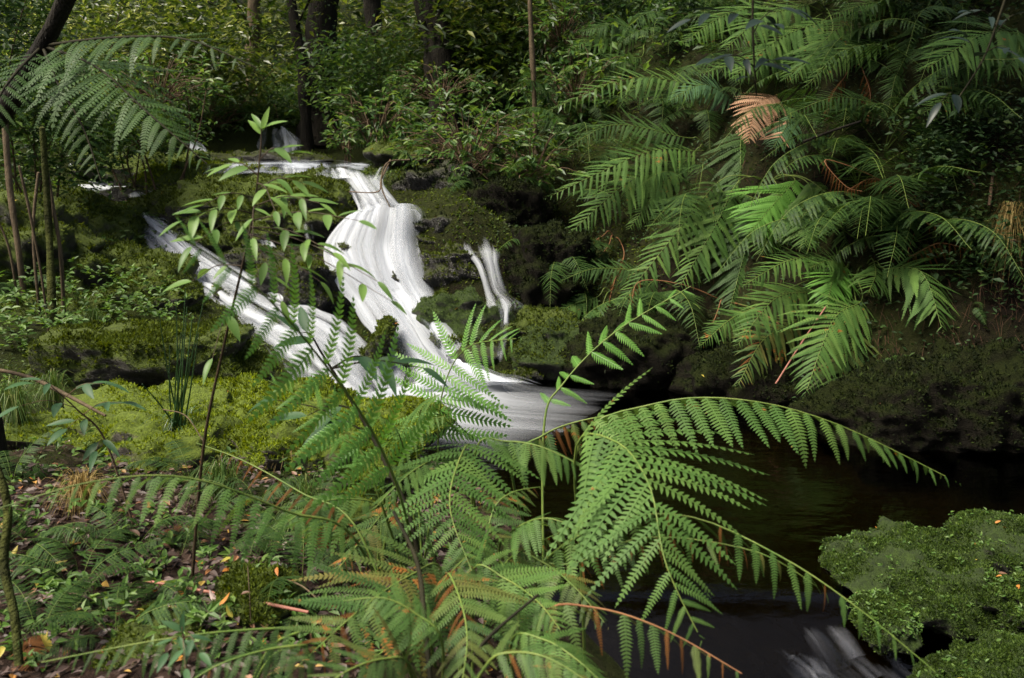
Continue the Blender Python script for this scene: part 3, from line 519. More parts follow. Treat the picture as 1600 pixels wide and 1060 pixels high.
rock('wet dark stone poking through the apron of the main fall', 538, 402, 7.02, 26, 40, .16, 'rock_wet', (MO, 500, .018), .4, .2, 81, 22)
rock('wet dark stone in the middle of the main fall', 612, 452, 6.78, 20, 46, .12, 'rock_wet', None, .4, .2, 82, 22, 0, .3)
rock('small dark stone splitting the diagonal cascade', 352, 462, 7.0, 34, 22, .2, 'rock_wet', (MO, 500, .018), .4, .2, 83, 22, 0, .5)
rock('mossy stone in the lower diagonal cascade', 452, 512, 6.62, 46, 22, .2, 'rock_mossy', (MO, 900, .018), .4, .2, 84, 22, 0, .4)
rock('wet stone at the top bend of the diagonal cascade', 282, 398, 7.62, 24, 20, .2, 'rock_wet', (MO, 300, .02), .4, .2, 85, 22)
RL = [(570, 300, 'the crest of the main fall'), (240, 345, 'the top of the diagonal cascade'), (420, 500, 'the lower diagonal cascade'), (640, 470, 'the middle of the main fall'), (760, 400, 'the trickle'), (440, 235, 'the upper fall'), (180, 292, 'the strip of water at the far left'), (230, 550, 'the square mossy ledge')]
RU = set()
def by(what, px, py):
    for x, y, nm in sorted(RL, key=lambda l: math.hypot(l[0]-px, l[1]-py)):
        dx, dy = px-x, py-y; ws = ('left of' if dx < 0 else 'right of') if abs(dx) > 1.6*abs(dy) else (('above' if dy < 0 else 'below') if abs(dy) > 1.6*abs(dx) else ('above and ' if dy < 0 else 'below and ')+('left of' if dx < 0 else 'right of')); lb = f'{what} {ws} {nm}'
        if lb not in RU: RU.add(lb); return lb
for k, (px, py, d, w_, h_, dp, mt) in enumerate(((455, 300, 8.5, 120, 34, .5, 'm'), (330, 345, 8.1, 110, 40, .5, 'm'), (470, 350, 7.75, 90, 40, .4, 'm'), (300, 365, 8.0, 70, 36, .4, 'm'), (440, 440, 7.2, 90, 50, .4, 'm'), (535, 425, 7.15, 50, 50, .4, 'w'), (505, 480, 6.95, 70, 40, .3, 'm'),
        (260, 480, 6.6, 90, 60, .5, 'm'), (90, 500, 6.0, 130, 60, .6, 'm'), (250, 440, 7.2, 70, 44, .4, 'm'), (690, 395, 7.2, 60, 50, .4, 'w'), (712, 480, 6.75, 50, 50, .4, 'm'), (705, 545, 6.35, 60, 40, .3, 'w'), (830, 520, 6.6, 90, 60, .5, 'm'), (640, 250, 8.7, 110, 40, .6, 'm'), (700, 270, 8.5, 90, 50, .5, 'w'), (170, 262, 10.0, 90, 30, .5, 'm'), (800, 590, 6.15, 70, 26, .3, 'w'))):
    rock(by('mossy stone' if mt == 'm' else 'wet dark stone', px, py), px, py, d, w_, h_, dp, 'rock_mossy' if mt == 'm' else 'rock_wet', (MO, 3000, .022), .45, .2, 60+k, 22, rng.uniform(-.5, .5), rng.normal(0, .12))
# ------------------------------------------------------------------ ferns
def pinna_tpl(n, wd, gap, droop, near, ang=.42, shape=0, curl=0.0):
    V, Fc = [], []
    def cz(x): return -droop*x*x
    for i in range(n):
        x = (i+.5)/n*.97; pr = (min(1, .62+x/.12*.38))*(1-x**2.2)**.8 if shape == 0 else (1-x)**.75
        h = wd*.5*max(pr, .10); w_ = .97/n*(1-gap)*.5
        for sg in (1, -1):
            k = len(V); ax = ang*h; jt = 1+.12*math.sin(i*7.3+sg)
            pts = [(x-w_, 0), (x+w_, 0), (x+w_*1.0+ax*.55, .55*h), (x-w_*.9+ax*.55, .55*h), (x+ax*1.15, h*jt)] if near else [(x-w_, 0), (x+w_, 0), (x+w_*.5+ax, h*jt), (x-w_*.8+ax*.8, h*.8*jt)]
            for (a, b) in pts: V.append((a, sg*b, cz(min(a, 1.0))-.28*b*b/max(wd, .01)-curl*b+.10*b*(1-b/max(h*1.3, 1e-4))))
            T = [[0, 1, 2], [0, 2, 3], [3, 2, 4]] if near else [[0, 1, 2], [0, 2, 3]]
            for t3 in T: Fc.append([k+q for q in (t3 if sg > 0 else t3[::-1])])
    k = len(V); m = 8
    for i in range(m+1):
        x = i/m; r = .011*(1-.7*x); V += [(x, r, cz(x)+.006), (x, -r, cz(x)+.006)]
        if i < m: a = k+i*2; Fc += [[a, a+1, a+3], [a, a+3, a+2]]
    return np.array(V), np.array(Fc)
_PT = {}
KINDS = {'comb': dict(n=17, wd=.29, gap=.34, near=True, ang=.30), 'comb_slim': dict(n=17, wd=.20, gap=.40, near=True, ang=.32), 'comb_fine': dict(n=22, wd=.23, gap=.32, near=True, ang=.32), 'strap': dict(n=20, wd=.165, gap=.06, near=False, ang=.45),
         'lace': dict(n=16, wd=.30, gap=.34, near=True, ang=.38), 'curled': dict(n=14, wd=.30, gap=.2, near=True, ang=.5, curl=.5)}
def pinna(kind, mat, dr):
    key = (kind, dr)
    if key not in _PT: _PT[key] = pinna_tpl(droop=(.06, .20, .42)[dr], **KINDS[kind])
    if (key, mat) not in _PT: _PT[(key, mat)] = mesh_np('pinna', *_PT[key], mat, False)
    return _PT[key], _PT[(key, mat)]
def frond(parent, base, path, start, n, lmax, kind='comb', mat='fern', hint=(0, -.35, 1), split=True, r=.004, ang=62, sag=.25, rmat='rachis', prof=(.55, .2, 1.5), dead=0.0, deadmat='fern_dead', miss=0.03, wide=1.0, droop=None, curl_tip=0, skew=0.0):
    """a rachis with pinnae in pairs; every pinna an object under its frond when split"""
    base = np.asarray(base, float); p = crom(path, 90); seg = np.concatenate([[0], np.cumsum(np.linalg.norm(np.diff(p, axis=0), axis=1))]); tot = seg[-1]
    at = lambda s: np.array([np.interp(s*tot, seg, p[:, k]) for k in range(3)])
    A = Acc(); A = tube(p[::3]-base, r, r*.25, 5, A)
    fo = link('frond', A.mesh('frond', rmat), parent) if split else None
    J = Acc() if not split else None; hint = np.array(hint, float)
    s0, l0, pw = prof
    for i in range(n):
        f = i/(n-1); s = start+(1-start)*(f*.985+.0); q = at(s); T = nrm(at(min(s+.02, 1))-at(s-.02)); S = nrm(np.cross(T, hint)); Nn = np.cross(S, T)
        L = lmax*min(1, s0+(1-s0)*f/l0)*max((1-f**pw), .0)**.85+lmax*.045
        for sg in (1, -1):
            if rng.random() < miss: continue
            a = math.radians(ang-14*f+rng.normal(0, 6)); d = S*sg*math.sin(a)*(1+skew*sg)+T*math.cos(a)+Nn*rng.normal(.06, .07); d = d+np.array([0, 0, -sag*rng.uniform(.7, 1.3)])
            d = nrm(d); up = Nn+np.array([0, 0, .5])+S*sg*.15+rng.normal(0, .10, 3); y = nrm(np.cross(up, d)); z = np.cross(d, y); l = L*rng.uniform(.8, 1.1)
            ww = wide*rng.uniform(.72, 1.08); R = np.array([d*l, y*l*ww, z*l])
            dd = droop if droop is not None else int(rng.integers(0, 3)); dd = int(np.clip(dd, 0, 2))
            mm = deadmat if rng.random() < dead else mat
            if mm != mat and mm == 'fern_dead': R = R*np.array([[.6], [.45], [.6]])+np.array([[0, 0, -.25*l], [0, 0, 0], [0, 0, 0]]); dd = 2
            tpl, me = pinna(kind, mm, dd); o_ = q+T*(.006*sg)-base
            if split:
                o = bpy.data.objects.new('pinna', me); COL.objects.link(o); o.parent = fo; o.matrix_basis = Matrix(((*R[:, 0], o_[0]), (*R[:, 1], o_[1]), (*R[:, 2], o_[2]), (0, 0, 0, 1)))
            else: J.inst(tpl[0], tpl[1], R[None], o_[None])
    if not split:
        me = J.mesh('frond', mat, smooth=False); A2 = np.concatenate(A.v); fo = link('frond', me, parent); link('rachis', A.mesh('rachis', rmat), fo)
    return fo
# hero fronds of the right bank: rows of photograph spots from the foot of the blade to its tip
def bank_fern(label, crown, fronds, group=None, dcr=.04):
    cd = Gd(*crown); c = P(*crown, cd+dcr); root = thing('fern', c, label, 'fern', group)
    for fr in fronds:
        pts, wpx, reach = fr[0], fr[1], fr[2]; kw = dict(kind='strap', mat='fern', n=28, r=.005, sag=.18, hint=(0, -.75, .75), wide=1.0); kw.update(fr[3] if len(fr) > 3 else {})
        b = min(Gd(*pts[0])-.10, cd-.02); m = len(pts); Q = [P(*q, min(b-reach*(k/(m-1))**1.2, Gd(*q)-.05)) for k, q in enumerate(pts)]
        Lm = 1.12*wpx*(b-reach*.4)/F; pre = [c, (c+Q[0])/2+np.array([0, -.02, .05])]; path = pre+Q
        pl = crom(path, 60); sl = np.linalg.norm(np.diff(pl, axis=0), axis=1); st = sl[:int(60*2/(len(path)-1))].sum()/sl.sum()
        frond(root, c, path, st, lmax=Lm, **kw)
    return root
D = dict(mat='fern_shade_tint'); NW = dict(mat='fern_new'); OL = dict(mat='fern_old', dead=.1)
bank_fern('fern with pale arching fronds highest up beside the thin pole', (1140, 150), [([(1110, 138), (985, 122), (838, 182)], 46, .6), ([(1148, 158), (1100, 132), (1042, 160)], 42, .4, dict(mat='fern_blue', n=30))])
bank_fern('fern holding the withered tan frond', (1215, 170), [([(1210, 150), (1182, 165), (1168, 226)], 52, .75, dict(mat='fern_tan', kind='comb', n=24, rmat='rachis_brown', prof=(.75, .3, 1.6), wide=1.0, ang=58, droop=1)), ([(1236, 180), (1228, 198), (1206, 234)], 46, .3, dict(mat='fern_blue', dead=.25, deadmat='fern_tan', n=18)), ([(1160, 205), (1156, 270), (1142, 335)], 74, .35, dict(mat='fern_shade_tint', n=22))])
bank_fern('fern with long glossy fronds reaching left above the trickle', (1105, 235), [([(1085, 236), (1010, 238), (848, 312)], 62, .55), ([(1062, 262), (985, 282), (878, 376)], 66, .5), ([(1078, 245), (1032, 292), (980, 362)], 52, .4), ([(1070, 215), (960, 195), (880, 235)], 46, .4, D)])
bank_fern('big fern in the middle of the bank with fronds fanning downwards', (1200, 285), [([(1122, 285), (1058, 362), (955, 492)], 62, .6), ([(1150, 288), (1118, 352), (1058, 455)], 72, .55), ([(1182, 318), (1162, 400), (1138, 490)], 84, .45, D), ([(1242, 282), (1215, 312), (1168, 368)], 80, .4, NW), ([(1262, 286), (1272, 325), (1256, 388)], 78, .4), ([(1268, 284), (1302, 318), (1326, 392)], 64, .4), ([(1215, 300), (1205, 340), (1190, 400)], 66, .45)])
bank_fern('fern whose broad fronds hang lowest over the dark water', (1325, 425), [([(1275, 455), (1212, 466), (1148, 545)], 66, .5, dict(mat='fern')), ([(1248, 498), (1192, 532), (1150, 608)], 62, .5, OL), ([(1322, 418), (1303, 432), (1291, 488)], 60, .4, NW), ([(1346, 470), (1302, 500), (1256, 622)], 82, .6), ([(1340, 515), (1318, 575), (1302, 652)], 72, .5, OL), ([(1290, 402), (1230, 408), (1152, 452)], 44, .4), ([(1180, 480), (1140, 500), (1090, 545)], 40, .4)])
bank_fern('fern at the right of the bank with one frond arching to the right', (1350, 420), [([(1382, 420), (1440, 426), (1474, 520)], 82, .5, dict(n=20)), ([(1366, 412), (1368, 430), (1356, 460)], 48, .35, dict(n=16)), ([(1330, 440), (1300, 408), (1262, 420)], 40, .3)])
bank_fern('fern low at the left end of the bank beside the trickle', (955, 455), [([(932, 465), (885, 482), (835, 532)], 46, .35), ([(940, 482), (932, 508), (914, 548)], 44, .3), ([(1010, 425), (930, 420), (870, 442)], 34, .3, D)])
bank_fern('shaded fern under the big fan of fronds', (1075, 470), [([(1062, 480), (1048, 535), (1036, 592)], 62, .35, D), ([(1110, 515), (1106, 555), (1098, 602)], 40, .35, dict(mat='fern_old', dead=.55)), ([(1020, 440), (1000, 470), (960, 540)], 44, .3, D)])
bank_fern('fern with shadowy fronds just right of the withered tan one', (1400, 160), [([(1392, 168), (1310, 152), (1222, 182)], 42, .4, D), ([(1405, 150), (1400, 118), (1385, 190)], 30, .2, D)])
bank_fern('fern in the upper right with a bright tip frond over the dark hollow', (1600, 150), [([(1562, 152), (1512, 142), (1436, 180)], 52, .4), ([(1600, 60), (1540, 52), (1440, 112)], 86, .5, dict(n=28)), ([(1590, 48), (1592, 80), (1568, 112)], 70, .3), ([(1575, 100), (1520, 100), (1450, 140)], 50, .4, D)])
bank_fern('high fern at the top centre right, layered bright fronds', (1290, 20), [([(1262, 8), (1190, 28), (1128, 82)], 62, .5), ([(1290, 30), (1215, 62), (1140, 128)], 66, .5), ([(1250, 60), (1180, 90), (1085, 118)], 56, .5), ([(1200, 8), (1130, 25), (1060, 72)], 50, .4), ([(1300, 50), (1270, 85), (1222, 128)], 50, .4)])
bank_fern('high fern at the top beside the leaning mossy trunk', (1400, 20), [([(1372, 12), (1302, 50), (1235, 130)], 58, .5), ([(1388, 62), (1325, 80), (1250, 142)], 44, .45), ([(1430, 30), (1420, 75), (1395, 130)], 44, .3, D), ([(1420, 5), (1360, 5), (1290, 28)], 44, .4)])
bank_fern('fern at the top left of the bank behind the thin pole', (1010, 70), [([(990, 62), (930, 60), (880, 85)], 40, .4), ([(1000, 90), (950, 95), (905, 130)], 36, .4, D), ([(1045, 48), (1090, 52), (1130, 75)], 42, .4), ([(1000, 50), (960, 38), (900, 52)], 38, .3, D)])
bank_fern('fern beside the crest of the fall, fronds hanging towards the water', (690, 190), [([(670, 195), (620, 215), (560, 285)], 30, .4, D), ([(640, 190), (600, 205), (535, 235)], 30, .4), ([(720, 230), (745, 270), (690, 350)], 36, .4, D), ([(790, 290), (800, 330), (770, 380)], 36, .35, D)])
bank_fern('fern behind the upper fall with an arching bright frond', (640, 75), [([(630, 62), (590, 68), (548, 88)], 26, .3), ([(620, 140), (580, 145), (530, 165)], 24, .3), ([(660, 80), (700, 75), (730, 95)], 26, .3)])

DE = dict(mat='fern_dead', rmat='rachis_brown', sag=1.1, n=16, wide=.7, kind='comb_fine', droop=2)
bank_fern('withered brown fern hanging behind the left end of the bank', (960, 370), [([(950, 385), (925, 420), (912, 480)], 26, .15, DE), ([(975, 400), (960, 440), (945, 500)], 24, .15, DE), ([(940, 370), (900, 395), (880, 440)], 22, .15, DE)])
bank_fern('row of withered reddish fronds at the right of the bank', (1440, 330), [([(1420, 400), (1470, 380), (1540, 400)], 30, .2, DE), ([(1450, 350), (1500, 350), (1560, 380)], 28, .2, DE), ([(1400, 290), (1360, 280), (1320, 300)], 26, .2, DE), ([(1290, 250), (1320, 290), (1350, 300)], 24, .2, DE)])
bank_fern('withered brown fronds hanging under the big fan', (1130, 470), [([(1120, 490), (1105, 530), (1095, 590)], 28, .25, DE), ([(1230, 520), (1222, 560), (1212, 610)], 24, .3, DE), ([(1000, 440), (985, 480), (960, 540)], 26, .2, DE)])
bank_fern('withered fern among the high ferns', (1330, 110), [([(1320, 120), (1300, 150), (1290, 190)], 30, .2, DE), ([(1350, 115), (1360, 150), (1355, 200)], 30, .2, DE)])

# foreground ferns: spots with their own distance, crowns rooted on the near bank
def near_fern(label, crown, fronds):
    c = np.array([crown[0], crown[1], Hz(*crown)-.01]); root = thing('fern', c, label, 'fern')
    for pts, start, wpx, kw in fronds:
        Q = [P(*q) for q in pts]; k = dict(kind='comb', mat='fern', n=17, r=.0042, hint=(0, -.3, 1)); k.update(kw)
        lift = [] if k.pop('direct', False) else [c+(Q[0]-c)*.5+np.array([0, .03, .05])]
        path = [c]+lift+Q; pl = crom(path, 120); sl = np.linalg.norm(np.diff(pl, axis=0), axis=1); st = sl[:int(120*len([c]+lift)/(len(path)-1))].sum()/sl.sum()
        dmean = np.mean([q[2] for q in pts]); frond(root, c, path, st+(1-st)*start, lmax=wpx*dmean/F, **k)
    return root
near_fern('large bright fern in the centre foreground, frond pointing at the viewer', (-.12, 2.45), [
    ([(735, 700, 2.25), (712, 735, 2.1), (704, 800, 1.95), (742, 905, 1.8)], .06, 165, dict(n=18, kind='comb_slim', ang=70, sag=.22, prof=(.8, .25, 1.4), hint=(0, -.45, .9), wide=1.25, droop=1)),
    ([(745, 700, 2.3), (790, 690, 2.3), (850, 700, 2.25), (930, 740, 2.2)], .1, 90, dict(n=15, sag=.5)),
    ([(735, 720, 2.25), (690, 715, 2.2), (640, 740, 2.1), (580, 800, 2.0)], .1, 90, dict(n=15, sag=.4))])
near_fern('largest foreground fern, its wide frond drooping over the dark water', (.22, 2.3), [
    ([(900, 700, 2.2), (965, 692, 2.05), (1015, 760, 1.85), (1040, 880, 1.7), (1098, 1005, 1.62)], .08, 265, dict(n=20, kind='comb_slim', ang=66, sag=.22, prof=(.7, .3, 1.35), hint=(.05, -.8, .7), wide=1.1, droop=1)),
    ([(905, 690, 2.3), (1020, 632, 2.3), (1150, 624, 2.25), (1300, 660, 2.2), (1505, 758, 2.15)], .06, 125, dict(n=24, ang=64, sag=.65, prof=(.7, .2, 1.4), hint=(0, -.12, 1), wide=1.2))])
near_fern('fern trailing long narrow fronds to the bottom right corner', (.05, 2.2), [
    ([(850, 880, 2.0), (960, 815, 1.95), (1080, 808, 1.9), (1220, 870, 1.8), (1340, 950, 1.7), (1485, 1070, 1.6)], .05, 112, dict(kind='comb', n=24, ang=64, sag=.95, prof=(.8, .15, 1.6), hint=(0, -.1, 1), dead=.06, miss=.05, rmat='rachis', wide=.95)),
    ([(820, 890, 2.0), (900, 880, 1.95), (1010, 840, 1.9), (1180, 862, 1.82), (1290, 925, 1.78)], .1, 80, dict(n=18, ang=62, sag=.95, dead=.6, miss=.12, hint=(0, -.1, 1), mat='fern_old', wide=.9))])
near_fern('low tired fern with browning tips at the bottom centre right', (.02, 1.85), [
    ([(850, 960, 1.7), (930, 950, 1.65), (1040, 985, 1.6), (1175, 1062, 1.5)], .0, 125, dict(n=16, ang=66, sag=.85, dead=.12, mat='fern_old', hint=(0, -.2, 1), rmat='rachis_brown', wide=.95)),
    ([(820, 930, 1.8), (790, 905, 1.85), (800, 870, 1.95), (900, 820, 2.1)], .2, 80, dict(n=16, mat='fern_old', dead=.1, sag=.7)),
    ([(800, 1000, 1.6), (850, 1000, 1.55), (900, 1030, 1.5), (960, 1085, 1.45)], .1, 110, dict(n=15, mat='fern', dead=.1, sag=.5, wide=.9))])
near_fern('broad fern with orange tips at the bottom left of centre', (-.1, 1.9), [
    ([(690, 890, 1.85), (640, 900, 1.75), (560, 955, 1.6), (430, 1075, 1.45)], .05, 190, dict(n=20, kind='comb_fine', ang=66, sag=.12, dead=.10, mat='fern_old', hint=(0, -.75, .7), wide=1.2, prof=(.7, .3, 1.5))),
    ([(700, 900, 1.8), (720, 940, 1.65), (730, 1000, 1.55), (720, 1080, 1.45)], .05, 150, dict(n=16, kind='comb_fine', ang=66, sag=.2, dead=.12, mat='fern_old', hint=(0, -.75, .7), wide=1.2)),
    ([(740, 890, 1.85), (790, 905, 1.8), (840, 940, 1.7), (880, 990, 1.6)], .05, 120, dict(n=15, ang=66, sag=.3, dead=.06, hint=(0, -.75, .7)))])
near_fern('slender fern standing upright in front of the fall', (-.3, 2.75), [
    ([(682, 740, 2.75), (690, 620, 2.75), (728, 545, 2.7), (815, 528, 2.55)], .18, 135, dict(kind='lace', n=15, ang=74, sag=.35, mat='fern_new', prof=(.9, .15, 1.3), hint=(-.2, -.8, .6), direct=True, droop=1, wide=.75)),
    ([(652, 740, 2.8), (655, 670, 2.8), (660, 632, 2.7), (690, 615, 2.55)], .42, 120, dict(kind='comb', n=14, ang=76, sag=.5, mat='fern', hint=(0, -.2, 1), direct=True, droop=2, wide=.9)),
    ([(640, 760, 2.7), (630, 700, 2.6), (610, 660, 2.5), (560, 640, 2.4)], .35, 100, dict(kind='lace', n=13, sag=.35, direct=True))])
near_fern('young fern with curled bright pinnae rising against the dark pool', (.12, 3.1), [
    ([(850, 668, 3.3), (880, 600, 3.35), (960, 520, 3.4), (1092, 440, 3.4)], .12, 62, dict(kind='curled', n=13, ang=58, sag=.35, mat='fern_new', rmat='rachis', prof=(.6, .3, 3.0), hint=(-.4, -.6, .7), direct=True, r=.006)),
    ([(800, 735, 2.9), (850, 680, 2.9), (920, 655, 2.85), (985, 650, 2.8)], .25, 70, dict(kind='curled', n=12, ang=62, sag=.9, mat='fern_old', dead=.65, direct=True, r=.006))])
near_fern('bracken with long blurred fronds crossing in front of the left cascade', (-.22, 2.3), [
    ([(640, 830, 2.0), (590, 690, 1.85), (500, 560, 1.7), (400, 450, 1.55), (250, 350, 1.4)], .22, 200, dict(kind='lace', n=13, mat='fern_new', ang=66, sag=.24, prof=(.75, .3, 1.7), hint=(.3, -.75, .65), droop=1, wide=.8, r=.0045, direct=True)),
    ([(600, 800, 2.1), (560, 700, 2.1), (500, 640, 2.1), (410, 590, 2.1)], .3, 90, dict(kind='lace', n=9, sag=.3, mat='fern_new', hint=(.2, -.7, .7), wide=.7, direct=True))])
near_fern('dark-stemmed bracken arching low to the left edge over the leaf litter', (-.25, 2.1), [
    ([(560, 850, 1.9), (450, 800, 1.8), (300, 748, 1.7), (150, 752, 1.62), (-20, 800, 1.55)], .05, 118, dict(kind='comb', n=22, ang=60, sag=.75, mat='fern', prof=(.6, .3, 1.8), hint=(0, -.15, 1), wide=.8, direct=True)),
    ([(560, 830, 2.2), (470, 770, 2.3), (380, 720, 2.4), (300, 690, 2.5)], .1, 60, dict(kind='comb', n=16, ang=60, sag=1.0, mat='fern_dead', rmat='rachis', dead=0, miss=.2, wide=.8, direct=True))])
near_fern('dim fern along the bottom left edge of the picture', (-.6, 1.7), [
    ([(470, 985, 1.6), (380, 985, 1.55), (250, 1000, 1.5), (40, 1040, 1.45)], .02, 92, dict(kind='comb', n=20, ang=62, sag=.8, mat='fern_shade_tint', hint=(0, -.15, 1), wide=.9)),
    ([(480, 1010, 1.5), (420, 1015, 1.45), (340, 1040, 1.4), (260, 1090, 1.35)], .02, 90, dict(kind='comb', n=16, mat='fern_shade_tint', sag=.5, dead=.1))])

near_fern('airy pale fern between the broad mossy rock and the centre fern', (-.42, 2.55), [
    ([(600, 760, 2.5), (580, 720, 2.45), (540, 690, 2.4), (480, 670, 2.35)], .15, 85, dict(kind='lace', n=14, sag=.4, mat='fern_new', wide=.8)),
    ([(620, 740, 2.55), (640, 690, 2.5), (660, 660, 2.45), (700, 650, 2.4)], .15, 95, dict(kind='lace', n=14, sag=.4, wide=.8)),
    ([(590, 790, 2.4), (540, 780, 2.35), (490, 790, 2.3), (430, 830, 2.2)], .15, 95, dict(kind='comb', n=15, sag=.4)),
    ([(620, 780, 2.4), (600, 800, 2.3), (560, 850, 2.2), (520, 900, 2.1)], .15, 80, dict(kind='comb', n=14, sag=.3, mat='fern_old', dead=.1))])
near_fern('low dense fern filling the gap under the centre fern', (.0, 2.15), [
    ([(780, 860, 2.05), (800, 830, 2.0), (850, 810, 1.95), (920, 830, 1.9)], .1, 85, dict(n=15, sag=.5, mat='fern')),
    ([(760, 850, 2.0), (740, 860, 1.9), (700, 900, 1.8), (650, 960, 1.7)], .1, 90, dict(n=15, sag=.4, mat='fern_old', dead=.08)),
    ([(800, 870, 2.0), (850, 880, 1.95), (900, 920, 1.85), (950, 980, 1.75)], .1, 95, dict(n=15, sag=.5, mat='fern_old', dead=.1)),
    ([(780, 880, 1.95), (800, 920, 1.85), (810, 970, 1.75), (800, 1040, 1.65)], .1, 95, dict(n=15, sag=.35, mat='fern')),
    ([(760, 880, 1.95), (770, 800, 2.0), (800, 770, 2.05), (850, 760, 2.1)], .2, 70, dict(n=14, sag=.5, mat='fern_old', dead=.15))])
near_fern('yellowing fern at the very bottom centre', (-.15, 1.6), [
    ([(640, 1040, 1.4), (600, 1030, 1.35), (540, 1050, 1.3), (480, 1100, 1.25)], .0, 110, dict(n=14, kind='comb_fine', sag=.3, mat='fern_old', dead=.12, hint=(0, -.7, .7))),
    ([(760, 1040, 1.4), (800, 1020, 1.38), (860, 1030, 1.35), (940, 1080, 1.3)], .0, 110, dict(n=14, sag=.4, mat='fern_old', dead=.1)),
    ([(690, 1000, 1.5), (650, 960, 1.5), (600, 935, 1.5), (530, 940, 1.5)], .1, 90, dict(n=14, sag=.4, mat='fern', dead=.05))])

# ------------------------------------------------------------------ trees and shrubs
def clumps(c, rad, k, seed, shell=.35):
    d = nrm(rng.normal(0, 1, (k, 3))); r = rng.uniform(shell, 1, k)**.6; return np.asarray(c)+d*r[:, None]*np.asarray(rad)
def leaf_cloud(A, cs, per, spread, ln, wd, jit=.45, tpl=LEAF4, down=-.2):
    n = len(cs)*per; p = np.repeat(cs, per, 0)+rng.normal(0, 1, (n, 3))*np.asarray(spread); A.inst(*tpl, rand_frames(n, ln, wd, 1.0, .6, jit, None, down)*np.repeat(rng.uniform(.55, 1.6, len(cs)), per)[:, None, None], p)
def whorls(A, tips, dirs, ln, wd, k=(5, 9)):
    """sprays: leaves standing out round the end of a twig and drooping a little"""
    T, Dv = [], []
    for t, d in zip(tips, dirs):
        for q in range(rng.integers(*k)):
            az = rng.uniform(0, 6.283); T.append(t-d*rng.uniform(0, ln*1.3)+rng.normal(0, ln*.06, 3)); Dv.append(np.array([math.cos(az), math.sin(az), rng.normal(-.25, .25)])+d*.75)
    T = np.array(T); Dv = np.array(Dv); n = len(T); s = ln*rng.uniform(.6, 1.2, n)
    A.inst(*LEAF8, frames(Dv, np.column_stack([rng.normal(0, .3, n), rng.normal(-.25, .3, n), np.ones(n)]), s, s*wd/ln, s), T)
def bush(label, px, py, d, rpx, rpy, dep, k, per, ln, wd, mat, name='shrub', cat='shrub', style='cloud', group=None, stems=4):
    c = P(px, py, d); rad = np.array([rpx*d/F, dep, rpy*d/F]); gz = Hz(c[0], c[1]); base = np.array([c[0], c[1], min(gz, c[2]-rad[2]*.3)]); root = thing(name, base, label, cat, group)
    cs = clumps(c, rad, k, 1, .2); A = Acc()
    if style == 'cloud': leaf_cloud(A, cs, per, np.array([1, 1, .55])*ln*2.6, ln, wd)
    else:
        dv = nrm((cs-c)/rad+rng.normal(0, .35, (k, 3))+np.array([0, -.35, .1])); whorls(A, cs, dv, ln, wd, (per-2, per+3))
    link('foliage', A.mesh('foliage', mat, base, False), root, kind='stuff')
    for q in range(stems):
        e = cs[rng.integers(0, k)]; m = (base+e)/2+rng.normal(0, .12, 3)*rad.mean()+np.array([0, 0, .1]); s = base+np.array([rng.normal(0, .08), rng.normal(0, .08), -.05])
        link('stem', tube(crom([s, m, e], 14)-base, .012, .004, 5).mesh('stem', 'twig'), root)
    if style != 'cloud':
        T = Acc()
        for e in cs: tube(crom([c+(e-c)*.25+np.array([0, .05, -.12]), c+(e-c)*.65+rng.normal(0, .03, 3), e], 7)-base, .005, .002, 4, T, cap=False)
        link('twigs', T.mesh('twigs', 'twig'), root, kind='stuff')
    return root
def tree(label, rows, r0, r1, mat='bark', crown=None, limbs=0, name='tree', group=None, k=14):
    pts = [P(*q) for q in rows]; g = pts[0].copy(); g[2] = min(Hz(g[0], g[1]), g[2])-.1; pts = [g]+pts[1:] if abs(g[2]-pts[0][2]) < .3 else [g]+pts
    root = thing(name, g, label, 'tree', group); pl = crom(pts, 40); rf = np.linspace(r0, r1, 40); rf[:6] *= np.linspace(1.5, 1, 6)
    link('trunk', tube(pl-g, r0, r1, k, None, r0*.18, True, rf).mesh('trunk', mat), root)
    A = Acc(); got = False
    for q in range(limbs):
        s = pl[rng.integers(16, 38)]; az = rng.uniform(0, 6.28); ln = rng.uniform(.8, 1.8); e = s+np.array([math.cos(az)*ln, math.sin(az)*ln, rng.uniform(.0, .7)])
        pth = crom([s, (s+e)/2+rng.normal(0, .12, 3), e], 12); link('limb', tube(pth-g, r1*.35, .008, 6, None, .006).mesh('limb', mat), root)
        leaf_cloud(A, pth[4:], 34, (.22, .22, .12), .075, .03); got = True
    if crown:  # these crowns hang out of view, added to cast shade below
        cc, rad, kk, per, ln = crown[:5]; leaf_cloud(A, clumps(cc, rad, kk, 2, .0), per, (.38, .38, .18), ln, ln*.42); got = True
    if got: link('crown', A.mesh('crown', 'shrub_dim' if crown and len(crown) > 5 else 'shrub_far', g, False), root, kind='stuff')
    return root
